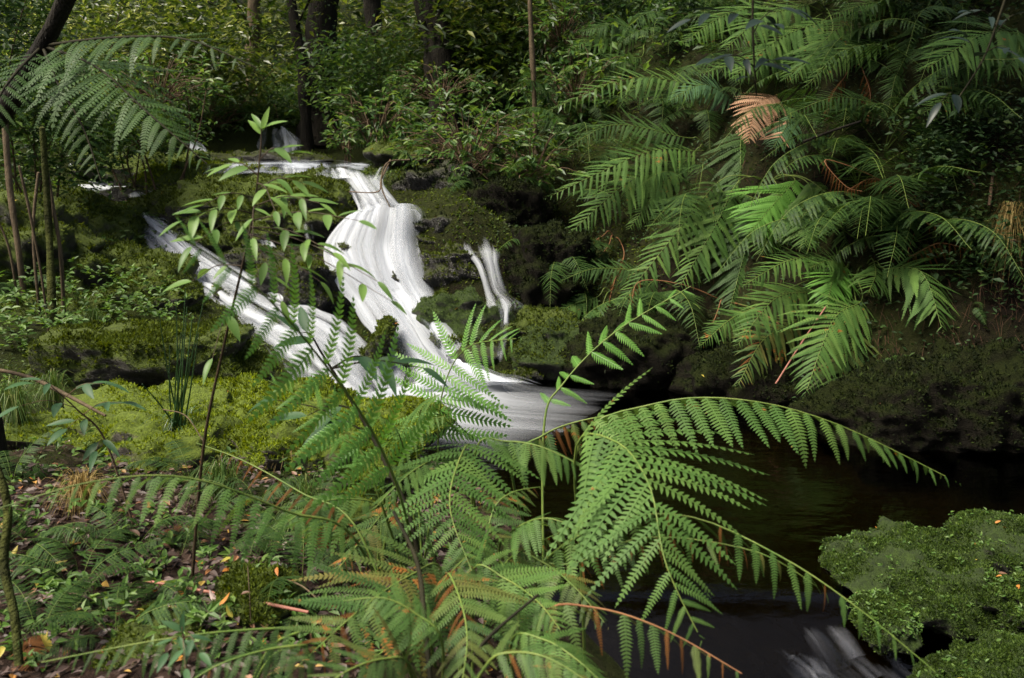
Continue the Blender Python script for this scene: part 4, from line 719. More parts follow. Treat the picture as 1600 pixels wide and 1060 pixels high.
# far wood: one mass of leaves
def far_wood():
    A = Acc(); n = 1500; x = rng.uniform(-15, 15, n); y = rng.uniform(15, 23, n); cs = np.column_stack([x, y, np.zeros(n)]); cs[:, 2] = Hn(cs[:, :2])+rng.uniform(0, 1, n)**.9*5.5
    leaf_cloud(A, cs, 42, (.42, .42, .22), .17, .075); link('distant_wood', A.mesh('distant_wood', 'far_light_tint', smooth=False), kind='stuff', label='mass of leafy forest far behind the stream', cat='wood')
far_wood()
tree('broad dark trunk leaning slightly, top centre of the picture', [(690, 110, 10.5), (680, 40, 10.6), (655, -60, 10.7), (630, -500, 10.9)], .19, .15, 'bark', ((-1.0, 10.8, 6.2), (2.2, 2.0, 1.2), 60, 50, .10), 3)
tree('thick dark trunk above the upper fall', [(498, 215, 12.6), (500, 110, 12.7), (505, 0, 12.8), (520, -400, 13)], .24, .18, 'bark', ((-4.0, 11.5, 6.6), (3.0, 2.4, 1.1), 90, 46, .12), 3)  # out-of-view crown added overhead to shade the back-left wood
tree('thinner dark trunk just left of the thickest trunk', [(478, 190, 12.0), (472, 90, 12.1), (455, 0, 12.2), (430, -300, 12.4)], .09, .06, 'bark', None, 2)
tree('slim dark trunk between the two large trunks', [(590, 110, 14), (585, 40, 14), (580, -60, 14), (575, -300, 14.2)], .15, .12, 'bark', None, 1)
tree('thin straight pole sapling with a pale ring right of centre', [(838, 235, 8.6), (834, 130, 8.6), (828, 0, 8.6), (826, -200, 8.6)], .028, .02, 'bark_pale', None, 0, k=8)
tree('leaning mossy trunk at the top right', [(1420, 100, 6.9), (1398, 60, 7.0), (1380, 0, 7.1), (1350, -300, 7.2), (1270, -560, 6.5)], .085, .06, 'bark_mossy', ((2.0, 5.6, 5.3), (1.5, 1.7, .9), 120, 46, .10, 1), 0)  # unseen crown set towards the sun to shade the right bank, trunk lengthened
tree('dark trunk at the top right of centre behind the ferns', [(945, 90, 12.5), (940, 40, 12.5), (935, -60, 12.6), (930, -300, 12.8)], .16, .13, 'bark', None, 2)
tree('dark trunk behind the high layered ferns', [(1060, 60, 10.5), (1058, 20, 10.5), (1055, -60, 10.6), (1050, -400, 10.8)], .13, .11, 'bark', ((2.2, 10.5, 6.0), (2.0, 1.8, 1.0), 50, 46, .10, 1), 0)
tree('slanting bare dark stem across the upper left corner', [(-60, 290, 3.2), (10, 170, 3.1), (80, 50, 3.0), (130, -70, 2.9)], .035, .03, 'bark', None, 0, k=10)
tree('reddish trunk far at the upper left', [(395, 120, 15), (396, 60, 15), (398, -30, 15), (400, -300, 15.2)], .12, .10, 'bark_pale', None, 2)
for j, (rows, rr, lb) in enumerate((([(42, 490, 5.9), (30, 400, 5.9), (15, 290, 6.0), (5, 150, 6.1)], .026, 'thickest of the slim pale trunks at the left edge'), ([(98, 500, 5.7), (95, 400, 5.7), (82, 320, 5.75), (70, 250, 5.8)], .016, 'slim bent pale trunk nearest the mossy boulder steps'),
        ([(66, 520, 5.6), (55, 420, 5.6), (52, 350, 5.65), (60, 270, 5.7)], .012, 'thin pale pole in the middle of the left trunks'), ([(78, 530, 5.5), (66, 440, 5.5), (46, 330, 5.5), (30, 260, 5.5)], .010, 'whip-thin leaning stem among the left trunks'), ([(30, 500, 5.7), (22, 430, 5.7), (8, 370, 5.7), (-20, 320, 5.7)], .011, 'thin crooked stem leaning to the left edge'), ([(82, 540, 5.45), (80, 440, 5.6), (75, 330, 5.7), (66, 200, 5.7)], .028, 'short mossy trunk among the slim pale ones'))):
    tree(lb, rows, rr, rr*.75, 'bark_mossy' if j == 5 else 'bark_pale', None, 0, 'slim_tree', 'slim trunks at the left edge', 8)
# bushes (photograph spot, distance, half width, half height in px)
bush('dense shrub of glossy leaves above the left edge trunks', 60, 190, 7.6, 130, 90, .7, 90, 60, .055, .028, 'shrub')
bush('leafy shrub hanging over the upper pool at the left', 185, 200, 8.8, 110, 36, .6, 70, 60, .055, .026, 'shrub')
bush('bright airy foliage left of the thick dark trunk', 330, 80, 12.5, 150, 80, 1.2, 90, 40, .10, .036, 'far_light_tint')
bush('bright foliage at the top left, behind the dark frond', 150, 70, 11.5, 170, 90, 1.2, 100, 44, .095, .034, 'far_light_tint')
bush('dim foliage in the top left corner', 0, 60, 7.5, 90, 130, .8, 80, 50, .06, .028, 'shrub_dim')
bush('leafy undergrowth in front of the thick dark trunk', 415, 165, 13.0, 120, 34, .6, 60, 50, .085, .034, 'shrub')
bush('undergrowth between the thick dark trunk and the broad trunk', 590, 120, 11.5, 110, 70, .9, 110, 56, .07, .03, 'shrub')
bush('shrub right of the broad dark trunk', 770, 60, 11.0, 110, 90, 1.0, 120, 56, .10, .034, 'shrub_far')
bush('low bright shrub in front of the broad trunk', 690, 130, 9.6, 110, 36, .6, 60, 8, .085, .032, 'shrub', style='whorl')
bush('shrub of drooping lance leaves right of the crest of the fall', 730, 225, 8.0, 130, 90, .6, 120, 8, .095, .034, 'shrub', style='whorl')
bush('smaller lance-leaved shrub above the crest of the fall', 585, 185, 8.9, 90, 50, .5, 60, 8, .09, .032, 'shrub', style='whorl')
bush('lance-leaved sprays hanging beside the thin pole', 830, 250, 7.8, 80, 70, .4, 50, 8, .09, .034, 'shrub', style='whorl')
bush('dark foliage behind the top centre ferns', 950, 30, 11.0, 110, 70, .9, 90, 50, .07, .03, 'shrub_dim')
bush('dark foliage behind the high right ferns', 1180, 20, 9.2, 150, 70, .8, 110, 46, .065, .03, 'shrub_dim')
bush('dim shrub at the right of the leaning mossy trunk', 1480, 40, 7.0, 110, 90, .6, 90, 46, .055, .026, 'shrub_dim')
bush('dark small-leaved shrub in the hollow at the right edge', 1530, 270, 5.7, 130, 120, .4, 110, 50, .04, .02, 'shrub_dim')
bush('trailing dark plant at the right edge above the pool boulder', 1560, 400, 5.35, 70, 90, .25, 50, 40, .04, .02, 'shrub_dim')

bush('lance-leaved shrub on the slope right of the thin pole', 900, 130, 9.0, 100, 70, .6, 90, 8, .10, .036, 'shrub', style='whorl')
bush('leafy shrub on the slope at the top right of centre', 880, 40, 10.0, 90, 60, .7, 80, 8, .10, .036, 'shrub', style='whorl')
bush('lance-leaved shrub behind the step of the broad trunk', 640, 60, 12.5, 90, 50, .8, 80, 8, .11, .04, 'shrub_far', style='whorl')
bush('sprays of lance leaves right of the upper fall', 535, 215, 10.4, 46, 30, .5, 36, 8, .09, .032, 'shrub', style='whorl')
bush('sprays of lance leaves left of the upper fall', 320, 180, 12.2, 110, 36, .6, 60, 8, .09, .034, 'shrub', style='whorl')
bush('leafy sprays hanging in the upper left middle distance', 240, 130, 8.6, 130, 70, .6, 90, 8, .085, .034, 'shrub', style='whorl')
def forest_floor():
    A = Acc(); m = 26000; xy = np.column_stack([rng.uniform(-9, 7, m), rng.uniform(8.5, 17, m)]); ok = ~((xy[:, 0] > -5) & (xy[:, 0] < -1.3) & (xy[:, 1] < 12.6)); xy = xy[ok]; n = len(xy); h = rng.uniform(0, 1, n)**1.5*.55
    sc = rng.uniform(.7, 1.5, n); A.inst(*LEAF4, rand_frames(n, .10, .038, 1, .8, .5)*sc[:, None, None], np.column_stack([xy, Hn(xy)+h])); link('undergrowth', A.mesh('undergrowth', 'shrub', smooth=False), kind='stuff', label='leafy undergrowth on the forest floor behind the falls', cat='undergrowth')
forest_floor()
# small ferns that fill the bank, fronds shared between them
def far_frond(L, rise, n, kind):
    A = Acc(); p = crom([(0, 0, 0), (.30*L, 0, rise*.7*L), (.68*L, 0, rise*.75*L), (L, 0, .05*L)], 40); tube(p, .004, .001, 4, A, cap=False); J = Acc()
    for i in range(n):
        f = i/(n-1); q = p[int(8+f*31)]; T = nrm(p[min(int(8+f*31)+1, 39)]-p[int(8+f*31)-1]); l = L*.24*min(1, .5+f*2)*max(1-f**1.5, 0)**.85+.01*L
        for sg in (1, -1):
            d = nrm(np.array([0, sg*.88, 0])+T*.42+np.array([0, 0, -.18])); y = nrm(np.cross(np.array([0, 0, 1.]), d)); z = np.cross(d, y); tp = pinna(kind, 'fern_join', int(rng.integers(0, 3)))[0]
            J.inst(tp[0], tp[1], np.array([[d*l, y*l, z*l]]), q[None])
    return A, J
FF = []
for k in range(4):
    A, J = far_frond(1.0, (.35, .45, .22, .3)[k], 26, 'strap'); me = J.mesh('frond', 'fern_join', smooth=False); md = J.mesh('frond', 'fern_dead', smooth=False); FF.append((me, md, A.mesh('rachis', 'rachis'), A.mesh('rachis', 'rachis_brown')))
def small_fern(px, py, L, nf, label, group, dead=.02, face=-1.57, sp=1.3, elev=.1):
    d = Gd(px, py); c = P(px, py, d); root = thing('fern', c, label, 'fern', group)
    for q in range(nf):
        a = face+rng.uniform(-sp, sp); k = int(rng.integers(0, 4)); dd = rng.random() < dead; s = L*rng.uniform(.7, 1.15)
        o = link('frond', FF[k][1 if dd else 0], root); o.rotation_euler = (rng.normal(0, .25), rng.normal(.22-elev+(.6 if dd else 0), .28), a); o.scale = (s, s, s); link('rachis', FF[k][3 if dd else 2], o)
LM = [(1185, 190, 'the withered tan frond'), (835, 180, 'the thin pole'), (1400, 70, 'the leaning mossy trunk'), (1215, 320, 'the brightest bank frond'), (1450, 450, 'the frond arching to the right'), (1300, 560, 'the lowest hanging fronds'), (775, 440, 'the trickle'),
      (955, 490, 'the tip of the longest glossy frond'), (1480, 640, 'the big dark bank boulder'), (1535, 270, 'the dark shrub in the hollow'), (1500, 160, 'the bright tip frond'), (1058, 30, 'the dark trunk behind the ferns'), (1290, 60, 'the high layered fronds')]
USED = set()
def where(what, px, py):
    for x, y, nm in sorted(LM, key=lambda l: math.hypot(l[0]-px, l[1]-py)):
        dx, dy = px-x, py-y; near = 'just ' if math.hypot(dx, dy) < 60 else ''
        ws = ('left of' if dx < 0 else 'right of') if abs(dx) > 1.6*abs(dy) else (('above' if dy < 0 else 'below') if abs(dy) > 1.6*abs(dx) else ('above and ' if dy < 0 else 'below and ')+('left of' if dx < 0 else 'right of'))
        lb = f'{what} {near}{ws} {nm}'
        if lb not in USED: USED.add(lb); return lb
    return what+' of the right bank'
for (px, py) in ((900, 100), (930, 170), (900, 260), (870, 330), (960, 390), (1280, 240), (1340, 290), (1100, 180), (1060, 60), (1130, 40), (1290, 110), (1340, 60), (1240, 20), (1310, 200), (1390, 330), (880, 420), (1020, 150), (1350, 380), (980, 20), (1450, 110), (850, 200), (880, 150), (1000, 260), (1030, 480), (1330, 340), (1380, 240), (1110, 110), (1500, 60), (1420, 380), (1080, 320)):
    small_fern(px, py, rng.uniform(.65, 1.1), int(rng.integers(4, 6)), where('small bank fern', px, py), 'small ferns of the bank undergrowth', .0, -2.0, 1.1)
for (px, py, L, lb) in ((620, 170, .5, 'small fern at the foot of the broad trunk'), (790, 120, .6, 'fern behind the thin pole'), (560, 225, .45, 'small dark fern beside the crest pool'), (860, 60, .6, 'fern under the trees left of the top centre ferns'), (800, 340, .5, 'dark fern hanging above the trickle'), (20, 470, .5, 'browning fern behind the slim left trunks'), (745, 300, .5, 'dark fern drooping behind the lance-leaved shrub'), (1440, 200, .5, 'dim fern in the right hollow')):
    small_fern(px, py, L, 6, lb, None, .0)
for (px, py, L) in ((1400, 560, .14), (1425, 590, .16), (1440, 625, .18), (1500, 600, .2), (1390, 640, .12), (1550, 640, .16), (1560, 540, .18), (1450, 350, .22), (1420, 300, .2), (1460, 400, .18), (1520, 480, .16), (1580, 590, .18)):
    small_fern(px, py, L, 5, where('tiny fern tuft', px, py), 'tiny fern tufts on the dark bank', .05, -1.57, 1.5, -.1)

for (px, py, L, lb) in ((60, 860, .30, 'low fern by the lichen-spotted slim trunk'), (120, 930, .28, 'low fern on the litter in the lower left corner'), (210, 860, .26, 'low fern between the straw tussock and the sapling stem'), (330, 840, .30, 'low fern at the foot of the sapling'), (430, 860, .32, 'low fern behind the dark mossy stone'), (520, 880, .34, 'low fern right of the dark mossy stone'), (470, 930, .3, 'low fern at the end of the reddish stick'),
        (180, 1000, .28, 'low fern among the dim fronds at the bottom left'), (60, 1000, .26, 'low fern in the bottom left corner'), (400, 800, .3, 'low fern under the arching dead frond'), (560, 840, .36, 'low fern against the bare brown stone'), (300, 760, .26, 'low fern on the rush clump bank'), (250, 930, .24, 'low fern above the reddish stick'), (20, 760, .3, 'low fern below the green grass tussock')):
    small_fern(px, py, L, 7, lb, 'low ferns on the near left bank', .12, -1.57, 3.1, .35)
# hanging dead fronds and bare roots on the bank
def bank_mat():
    A = Acc(); n = 2600; k = 0; T, Dv = [], []
    for q in range(n):
        px = rng.uniform(840, 1600); py = rng.uniform(150, 560)
        if py > 560-(px-840)*.02: continue
        T.append((px, py))
    g = [P(a, b, Gd(a, b)-.02) for a, b in T[:1300]]
    for p in g:
        e = p+np.array([rng.normal(0, .06), -rng.uniform(.02, .1), -rng.uniform(.1, .35)]); m = (p+e)/2+np.array([rng.normal(0, .03), -.05, .03]); tube(crom([p, m, e], 6), .0014, .0007, 3, A, cap=False)
    link('dead_stalks', A.mesh('dead_stalks', 'stalk_dead'), kind='stuff', label='tangle of dead brown fern stalks hanging on the bank', cat='dead stalks')
    B_ = Acc(); m = 9000; xy = np.column_stack([rng.uniform(0, 4.4, m*3), rng.uniform(4.6, 9.5, m*3)]); z = H0(xy); ok = (z > .05)
    xy = xy[ok][:m*2]; p = np.column_stack([xy, Hn(xy)+.01]); n2 = len(p); s = rng.uniform(.015, .045, n2)
    B_.inst(*LEAF4, rand_frames(n2, .035, .018, 1, .6, .5), p+rng.normal(0, .03, (n2, 3))+np.array([0, -.02, .02])); link('bank_undergrowth', B_.mesh('bank_undergrowth', 'shrub_dim', smooth=False), kind='stuff', label='dark moss and tiny leaves matting the right bank', cat='undergrowth')
    # living floor cover on the left and round the falls
    C_ = Acc(); m = 60000; xy = np.column_stack([rng.uniform(-5.2, .3, m), rng.uniform(1.2, 9.5, m)]); nz = fbm(np.column_stack([xy*1.4, np.zeros(m)]), 3, 12); ok = (nz > np.where((xy[:, 1] < 3.4), .22, -.35)) & (H0(xy) > .03); xy = xy[ok]
    p = np.column_stack([xy, Hn(xy)]); n3 = len(p); sc = np.clip(p[:, 1]/3.5, .8, 2.2); R = rand_frames(n3, .016, .008, 1, 1.2, .6, None, .5)*sc[:, None, None]; C_.inst(*LEAF4, R, p)
    link('ground_moss', C_.mesh('ground_moss', 'moss_green', smooth=False), kind='stuff', label='green moss and seedlings carpeting the left bank', cat='moss')
def fall_moss():
    A = Acc(); m = 42000; xy = np.column_stack([rng.uniform(-4.6, 1.2, m), rng.uniform(5.6, 10.2, m)]); xy = xy[H0(xy) > .06]; n = len(xy); p = np.column_stack([xy, Hn(xy)]); A.inst(*LEAF4, rand_frames(n, .030, .013, 1, 1.1, .7, None, .4), p); link('stream_moss', A.mesh('stream_moss', 'moss_dark', smooth=False), kind='stuff', label='olive moss on the rocky ground round the falls', cat='moss')
bank_mat()
fall_moss()

# ------------------------------------------------------------------ small plants, litter, sticks
LEAFM = {}
def big_leaf(mat, v):
    if (mat, v) not in LEAFM: LEAFM[(mat, v)] = mesh_np('leaf', *leaf_tpl((.27, .33, .24)[v], .16, (.08, .2, .34)[v], 7), mat)
    return LEAFM[(mat, v)]
def add_leaf(parent, base, q, d, ln, mat, up=(0, -.3, 1), v=None):
    d = nrm(np.asarray(d, float)); y = nrm(np.cross(np.asarray(up, float)+rng.normal(0, .15, 3), d)); z = np.cross(d, y); v = int(rng.integers(0, 3)) if v is None else v
    o = bpy.data.objects.new('leaf', big_leaf(mat, v)); COL.objects.link(o); o.parent = parent; q = q-base; R = np.array([d, y, z])*ln
    o.matrix_basis = Matrix(((*R[:, 0], q[0]), (*R[:, 1], q[1]), (*R[:, 2], q[2]), (0, 0, 0, 1)))
def leafy(label, stem, r, branches, lpx, mat, smat='stem', name='sapling', cat='sapling', grounded=True, extra=()):
    S = [P(*q) for q in stem]; base = S[0].copy()
    if grounded: base[2] = Hz(base[0], base[1])-.02; S = ([base]+S[1:])
    root = thing(name, base, label, cat); pl = crom(S, 40); link('stem', tube(pl-base, r, r*.4, 7).mesh('stem', smat), root)
    for (t, ex, ey, ed, nl) in branches:
        s = pl[int(t*39)]; e = P(ex, ey, ed); pth = crom([s, (s+e)/2+np.array([0, 0, .02]), e], 12); link('branch', tube(pth-base, r*.4, r*.15, 5).mesh('branch', smat), root)
        T = nrm(e-s); S_ = nrm(np.cross(T, [0, -.3, 1]))
        for k in range(nl):
            f = .35+.65*k/max(nl-1, 1); q = pth[int(f*11)]; sg = 1 if k % 2 else -1
            d = T*.75+S_*sg*(.75 if k < nl-1 else .05)+np.array([0, 0, rng.normal(-.22, .15)]); add_leaf(root, base, q, d, lpx*ed/F*rng.uniform(.75, 1.2), mat)
    for (px, py, d_, dx, dz, l) in extra: add_leaf(root, base, P(px, py, d_), (dx, -.2, dz), l*d_/F, mat)
    return root
leafy('tall sapling with bright green lance leaves in front of the left cascade', [(298, 900, 2.35), (318, 700, 2.3), (350, 540, 2.25), (380, 410, 2.2), (398, 320, 2.2), (408, 225, 2.2)], .0048,
      [(.78, 285, 345, 2.05, 6), (.76, 300, 385, 2.0, 5), (.80, 500, 318, 2.1, 6), (.74, 520, 395, 2.0, 6), (.86, 470, 285, 2.2, 5), (.72, 590, 440, 1.95, 6), (.66, 500, 440, 2.1, 4), (.9, 350, 262, 2.2, 4), (1.0, 410, 205, 2.2, 4), (.95, 450, 240, 2.2, 4), (.6, 300, 440, 2.2, 3), (.82, 395, 372, 2.0, 3), (.5, 332, 560, 2.1, 2), (.84, 320, 320, 2.1, 5), (.7, 440, 470, 2.1, 4), (.88, 430, 330, 2.0, 4), (.76, 560, 345, 2.0, 6), (.7, 610, 470, 1.95, 5)], 44, 'leaf_big')
leafy('dark-stemmed seedling with drooping leaves before the foot of the fall', [(668, 1000, 1.9), (652, 860, 2.0), (600, 720, 2.1), (545, 620, 2.2), (500, 548, 2.25)], .0075,
      [(.9, 590, 562, 2.2, 3), (.92, 660, 575, 2.15, 4), (1.0, 470, 520, 2.25, 3), (.7, 480, 650, 2.2, 2), (.6, 430, 625, 2.2, 2)], 66, 'leaf_dark', 'rachis_dark', 'seedling', 'seedling')
leafy('seedling with broad dull leaves on the mossy rock at the left', [(205, 735, 2.7), (165, 690, 2.7), (120, 640, 2.65), (85, 608, 2.6)], .004,
      [(1.0, 55, 600, 2.55, 3), (.85, 160, 600, 2.6, 4), (.6, 190, 630, 2.6, 3), (.5, 105, 670, 2.6, 3), (.35, 150, 705, 2.6, 3), (.7, 30, 635, 2.5, 2)], 46, 'leaf_dark', 'twig', 'seedling', 'seedling')
leafy('grey-green rosette plant at the bottom among dim fronds', [(290, 1035, 1.5), (288, 1010, 1.5), (287, 1005, 1.5), (286, 1000, 1.5)], .003,
      [(1.0, 262, 1020, 1.45, 3), (1.0, 312, 1020, 1.45, 3), (1.0, 290, 1045, 1.4, 3), (1.0, 285, 990, 1.5, 2)], 40, 'leaf_dark', 'twig', 'seedling', 'seedling')
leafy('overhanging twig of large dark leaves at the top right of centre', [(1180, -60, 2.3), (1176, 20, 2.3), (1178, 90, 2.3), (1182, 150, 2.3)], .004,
      [(.4, 1080, 30, 2.25, 4), (.5, 1200, 40, 2.2, 3), (.75, 1120, 95, 2.2, 4), (.8, 1215, 100, 2.2, 4), (.95, 1165, 110, 2.3, 2), (.45, 1240, 15, 2.3, 3)], 50, 'leaf_silhouette', 'rachis_dark', 'overhanging_twig', 'twig', False)
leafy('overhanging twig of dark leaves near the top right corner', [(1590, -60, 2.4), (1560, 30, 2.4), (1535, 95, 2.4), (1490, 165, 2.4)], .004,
      [(.4, 1520, 20, 2.35, 3), (.6, 1590, 90, 2.3, 3), (.75, 1510, 60, 2.35, 3), (.95, 1470, 160, 2.35, 3), (.5, 1600, 20, 2.4, 3)], 46, 'leaf_silhouette', 'rachis_dark', 'overhanging_twig', 'twig', False)
# dark frond overhanging the upper left
def hang_fern():
    c = P(66, 72, 3.02); root = thing('fern', c, 'fern perched on the slanting stem, dark fronds overhanging the upper left', 'fern')
    for rows, wpx, n in (([(150, 105, 2.8), (235, 180, 2.6), (330, 262, 2.5)], 150, 24), ([(170, 60, 2.8), (290, 62, 2.6), (410, 110, 2.5)], 110, 22), ([(90, 130, 2.8), (130, 200, 2.7), (160, 290, 2.6)], 90, 18), ([(20, 120, 2.8), (-10, 170, 2.7), (-40, 260, 2.6)], 90, 16)):
        frond(root, c, [c]+[P(*q) for q in rows], .12, n, wpx*2.65/F, 'lace', 'fern_shade_tint', (.2, -.5, .8), True, .006, 66, .15, 'rachis_dark', (.6, .25, 1.5), wide=.8)
hang_fern()
def blades(A, c, n, ln, spread, w_, droop=.6, lean=(0, 0)):
    for q in range(n):
        az = rng.uniform(0, 6.28); h = ln*rng.uniform(.6, 1.2); o = spread*rng.uniform(.2, 1); e = np.array([math.cos(az)*o+lean[0], math.sin(az)*o+lean[1], 0])
        b = c+rng.normal(0, .015, 3)*np.array([1, 1, .2]); m = b+e*.35+np.array([0, 0, h*.8]); t = b+e+np.array([0, 0, h*(1-droop*rng.uniform(.5, 1.3))]); p = crom([b, m, t], 8)
        s = np.array([-math.sin(az), math.cos(az), 0])*w_; wv = np.linspace(1, .08, 8)[:, None]; V = np.concatenate([p-s*wv, p+s*wv]); i = np.arange(7)
        A.add(V, np.concatenate([np.stack([i, i+1, i+9], 1), np.stack([i, i+9, i+8], 1)]))
def tussock(label, px, py, n, ln, sp, mat, droop=.6, w_=.0022, lean=(0, 0), name='grass_tussock'):
    c = P(px, py, Gd(px, py)); root = thing(name, c, label, 'grass'); A = Acc(); blades(A, np.zeros(3), n, ln, sp, w_, droop, lean); link('blades', A.mesh('blades', mat, smooth=False), root, kind='stuff')
tussock('green grass tussock hanging at the left edge', 30, 690, 260, .30, .24, 'grass', .8)
tussock('second green grass tussock beside the mossy ledge at the left', 85, 640, 160, .22, .2, 'grass', .8)
tussock('large straw-coloured tussock on the leaf litter', 130, 800, 220, .16, .18, 'straw', 1.1, .0018)
tussock('small straw-coloured tussock between the mossy rocks', 452, 735, 90, .12, .11, 'straw', 1.2)
tussock('yellow-green grass tuft right of the sapling stem', 350, 790, 160, .20, .2, 'grass', .9)
tussock('tuft of fine grass on the square mossy ledge', 150, 520, 90, .2, .2, 'grass', .7)
tussock('pale grass under the foreground ferns', 480, 830, 150, .2, .25, 'grass', .9)
tussock('hanging dry grass at the right edge of the bank', 1570, 400, 140, .35, .25, 'straw', 1.5)
def rush():
    c = P(285, 690, Gd(290, 700)); root = thing('rush_clump', c, 'clump of upright dark green rush blades left of the sapling', 'rushes')
    for k, (tx, ty) in enumerate(((248, 490), (275, 470), (290, 450), (292, 480), (300, 500), (283, 520), (310, 520), (265, 540), (297, 560), (222, 600), (318, 470), (286, 600))):
        e = P(tx, ty, Gd(290, 700)-.1+rng.normal(0, .04)); b = c+np.array([rng.normal(0, .02), rng.normal(0, .02), -.02]); link('blade', tube(crom([b, (b+e)/2+rng.normal(0, .012, 3), e], 10)-c, .005, .0018, 5).mesh('blade', 'reed'), root)
    A = Acc(); blades(A, np.zeros(3), 60, .16, .26, .003, .7); link('low_blades', A.mesh('low_blades', 'reed', smooth=False), root, kind='stuff')
rush()
# leaf litter
def litter():
    A = Acc(); m = 9000; xy = np.column_stack([rng.uniform(-2.6, .25, m), rng.uniform(1.1, 4.2, m)]); z = Hn(xy); ok = (z > .05) & (fbm(np.column_stack([xy*1.5, np.zeros(m)]), 2, 40) > -.45); xy, z = xy[ok], z[ok]; n = len(xy)
    A.inst(*LEAF8, rand_frames(n, .034, .016, 1, .35, .32, None, .05), np.column_stack([xy, z+rng.uniform(.003, .02, n)])); link('leaf_litter', A.mesh('leaf_litter', 'litter', smooth=False), kind='stuff', label='brown leaf litter covering the near left bank', cat='leaf litter')
    tp = {}
    for mat in ('litter_orange', 'litter_brown', 'litter_pale', 'litter_yellow'):
        for v in range(2): tp[(mat, v)] = mesh_np('fallen_leaf', *leaf_tpl((.45, .36)[v], (.25, -.2)[v], (.2, -.25)[v], 5), mat)
    LB = {'litter_orange': 'orange fallen leaf lying on the mossy left bank', 'litter_brown': 'brown fallen leaf lying in the litter of the left bank', 'litter_pale': 'pale greyish fallen leaf lying in the litter of the left bank', 'litter_yellow': 'yellow fallen leaf lying on the left bank'}
    for k in range(150):
        mat = ['litter_brown', 'litter_pale', 'litter_orange', 'litter_yellow'][int(rng.choice(4, p=[.42, .30, .18, .10]))]; px = rng.uniform(0, 620); py = rng.uniform(640, 1040); d = Gd(px, py); q = P(px, py, d); q[2] = Hz(q[0], q[1])+.018; s = rng.uniform(.022, .048)
        o = link('fallen_leaf', tp[(mat, k % 2)], None, tuple(q), None, LB[mat], 'leaf', 'fallen leaves on the near bank'); o.rotation_euler = (rng.normal(0, .35), rng.normal(0, .35), rng.uniform(0, 6.28)); o.scale = (s, s, s)
litter()
# leaves lying on the rocks
DG = {}
def sticks():
    for lb, rows, r0, r1, mat in (('straight reddish stick lying across the lower left', [(228, 908, 2.3), (350, 930, 2.2), (482, 957, 2.1)], .0055, .0045, 'twig_red'),
            ('short thick rotting branch lying in the leaf litter', [(228, 948, 2.2), (280, 950, 2.15), (330, 968, 2.1)], .012, .009, 'bark_pale'),
            ('pale crooked branch reaching in from the left edge', [(-20, 575, 3.3), (40, 588, 3.25), (80, 605, 3.2), (165, 650, 3.1)], .010, .006, 'bark_pale'),
            ('lichen-spotted slim trunk at the lower left edge', [(30, 1040, 1.8), (22, 960, 1.85), (6, 880, 1.9), (10, 780, 1.95), (-40, 640, 2.0)], .012, .007, 'bark_mossy'),
            ('thin pale twig bent over the mossy rock', [(255, 640, 3.2), (290, 650, 3.1), (318, 690, 3.0)], .003, .002, 'bark_pale'),
            ('dark branch bent over the crest of the fall', [(610, 250, 7.6), (596, 280, 7.5), (590, 300, 7.45), (545, 300, 7.5)], .010, .004, 'twig'),
            ('pale fallen branch on the dark rock beside the crest', [(640, 250, 7.6), (605, 255, 7.5), (596, 290, 7.4), (612, 330, 7.3)], .010, .006, 'bark_pale'),
            ('long black bare branch under the withered tan frond', [(1255, 222, 6.0), (1300, 205, 6.0), (1345, 190, 6.1)], .012, .008, 'bark'),
            ('red-brown bare frond stalk hanging to the water with a withered bud', [(1290, 480, 5.3), (1250, 540, 5.2), (1212, 600, 5.1)], .005, .006, 'twig_red'),
            ('thin white twig standing in the leaf litter', [(392, 970, 2.05), (390, 930, 2.05), (387, 885, 2.1)], .0018, .0014, 'bark_pale'),
            ('arched thin branch on the litter beside the round mossy stone', [(425, 900, 2.3), (470, 915, 2.2), (505, 945, 2.1)], .004, .002, 'bark_pale'),
            ('thick dark stem rising from the bottom edge through the ferns', [(675, 1090, 1.5), (664, 980, 1.6), (652, 880, 1.75), (615, 800, 1.9)], .006, .004, 'rachis_dark'),
            ('dark slanting stem at the bottom centre', [(710, 1070, 1.5), (760, 1000, 1.55), (840, 930, 1.6)], .005, .003, 'rachis_dark')):
        p = [P(*q) for q in rows]; o = p[0]; root = link('stick', tube(crom(p, 24)-o, r0, r1, 7, None, r0*.2).mesh('stick', mat), None, tuple(o), None, lb, 'stick')
sticks()
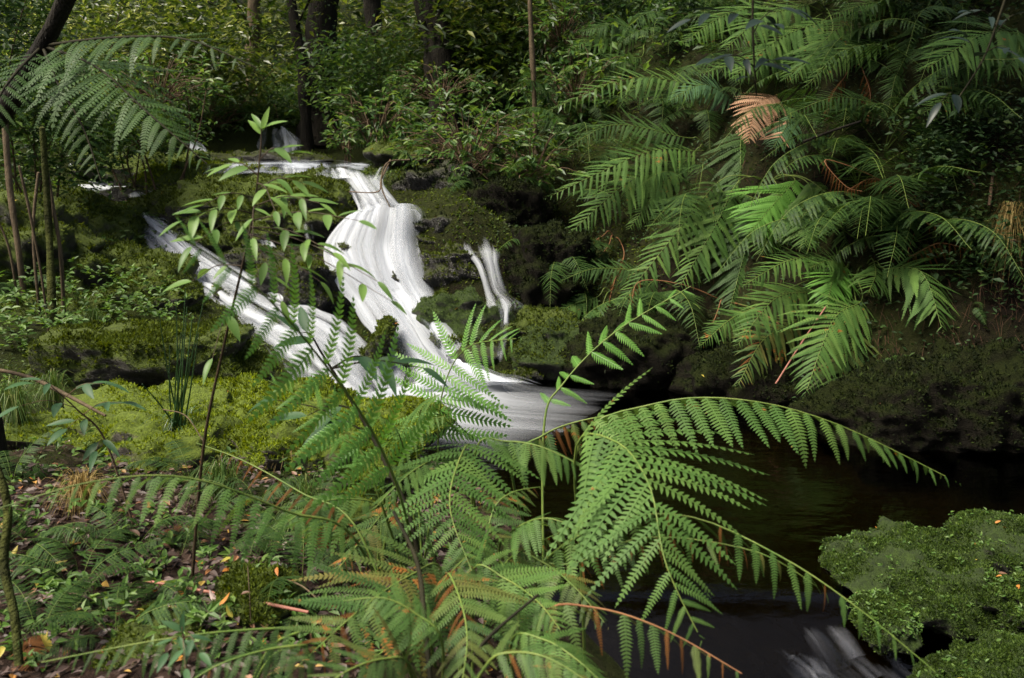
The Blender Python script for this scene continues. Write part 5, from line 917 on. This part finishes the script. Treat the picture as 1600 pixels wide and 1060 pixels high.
def herbs():
    A = Acc(); T, Dv = [], []
    for k in range(620):
        px, py = rng.uniform(0, 780), rng.uniform(600, 1050); d = Gd(px, py); p = P(px, py, d)
        if fbm(np.array([[p[0]*2.2, p[1]*2.2, 0]]), 2, 77)[0] < .0: continue
        p[2] += rng.uniform(.02, .10); T.append(p); Dv.append(nrm(np.array([rng.normal(0, .4), rng.normal(-.1, .4), 1])))
    whorls(A, T, Dv, .035, .014, (4, 8)); link('bank_herbs', A.mesh('bank_herbs', 'herb', smooth=False), kind='stuff', label='low leafy herbs sprouting between the near mossy rocks', cat='herbs')
    A = Acc(); T, Dv = [], []
    for k in range(700):
        px, py = rng.uniform(0, 300), rng.uniform(300, 560); d = Gd(px, py); p = P(px, py, d-.05); p[2] += rng.uniform(.05, .25); T.append(p); Dv.append(nrm(np.array([rng.normal(0, .5), rng.normal(-.3, .4), 1])))
    whorls(A, T, Dv, .05, .024, (4, 8)); link('ledge_herbs', A.mesh('ledge_herbs', 'herb', smooth=False), kind='stuff', label='leafy creepers between the boulder steps at the left', cat='herbs')
herbs()


# sprigs and fallen leaves on the rocks
def rock_extras():
    A = Acc(); T, Dv = [], []
    for lb, mat, d, V, up in RV:
        if mat != 'rock_green' or d > 4: continue
        q = V[up]; k = rng.choice(len(q), 130)
        for p in q[k]: T.append(p+np.array([rng.normal(0, .01), rng.normal(0, .01), .012])); Dv.append(nrm(np.array([rng.normal(0, .4), rng.normal(-.2, .4), 1])))
    whorls(A, T, Dv, .016, .008, (3, 7)); link('moss_sprigs', A.mesh('moss_sprigs', 'herb', smooth=False), kind='stuff', label='tiny leafy sprigs growing in the green moss at the lower right', cat='sprigs')
    tp = [mesh_np('fallen_leaf', *leaf_tpl(.42, .2, .2, 4), m) for m in ('litter_orange', 'litter_yellow', 'litter_brown')]; nm = ('orange', 'yellow', 'brown')
    for lb, mat, d, V, up in RV:
        q = V[up]; n = 4 if d < 4.6 else 2
        for p in q[rng.choice(len(q), n)]:
            k = int(rng.choice(3, p=[.4, .35, .25])); wh = 'the green moss rocks at the lower right' if (mat == 'rock_green' and d < 4) else ('the bright mossy rocks of the near bank' if d < 4.6 else 'the mossy boulders round the falls')
            s_ = rng.uniform(.018, .032)*(1 if d < 4.6 else 1.5); o = link('fallen_leaf', tp[k], None, (p[0], p[1], p[2]+.014), None, f'small {nm[k]} leaf fallen on {wh}', 'leaf', 'leaves fallen on the rocks'); o.rotation_euler = (rng.normal(0, .4), rng.normal(0, .4), rng.uniform(0, 6.28)); o.scale = (s_, s_, s_)
rock_extras()
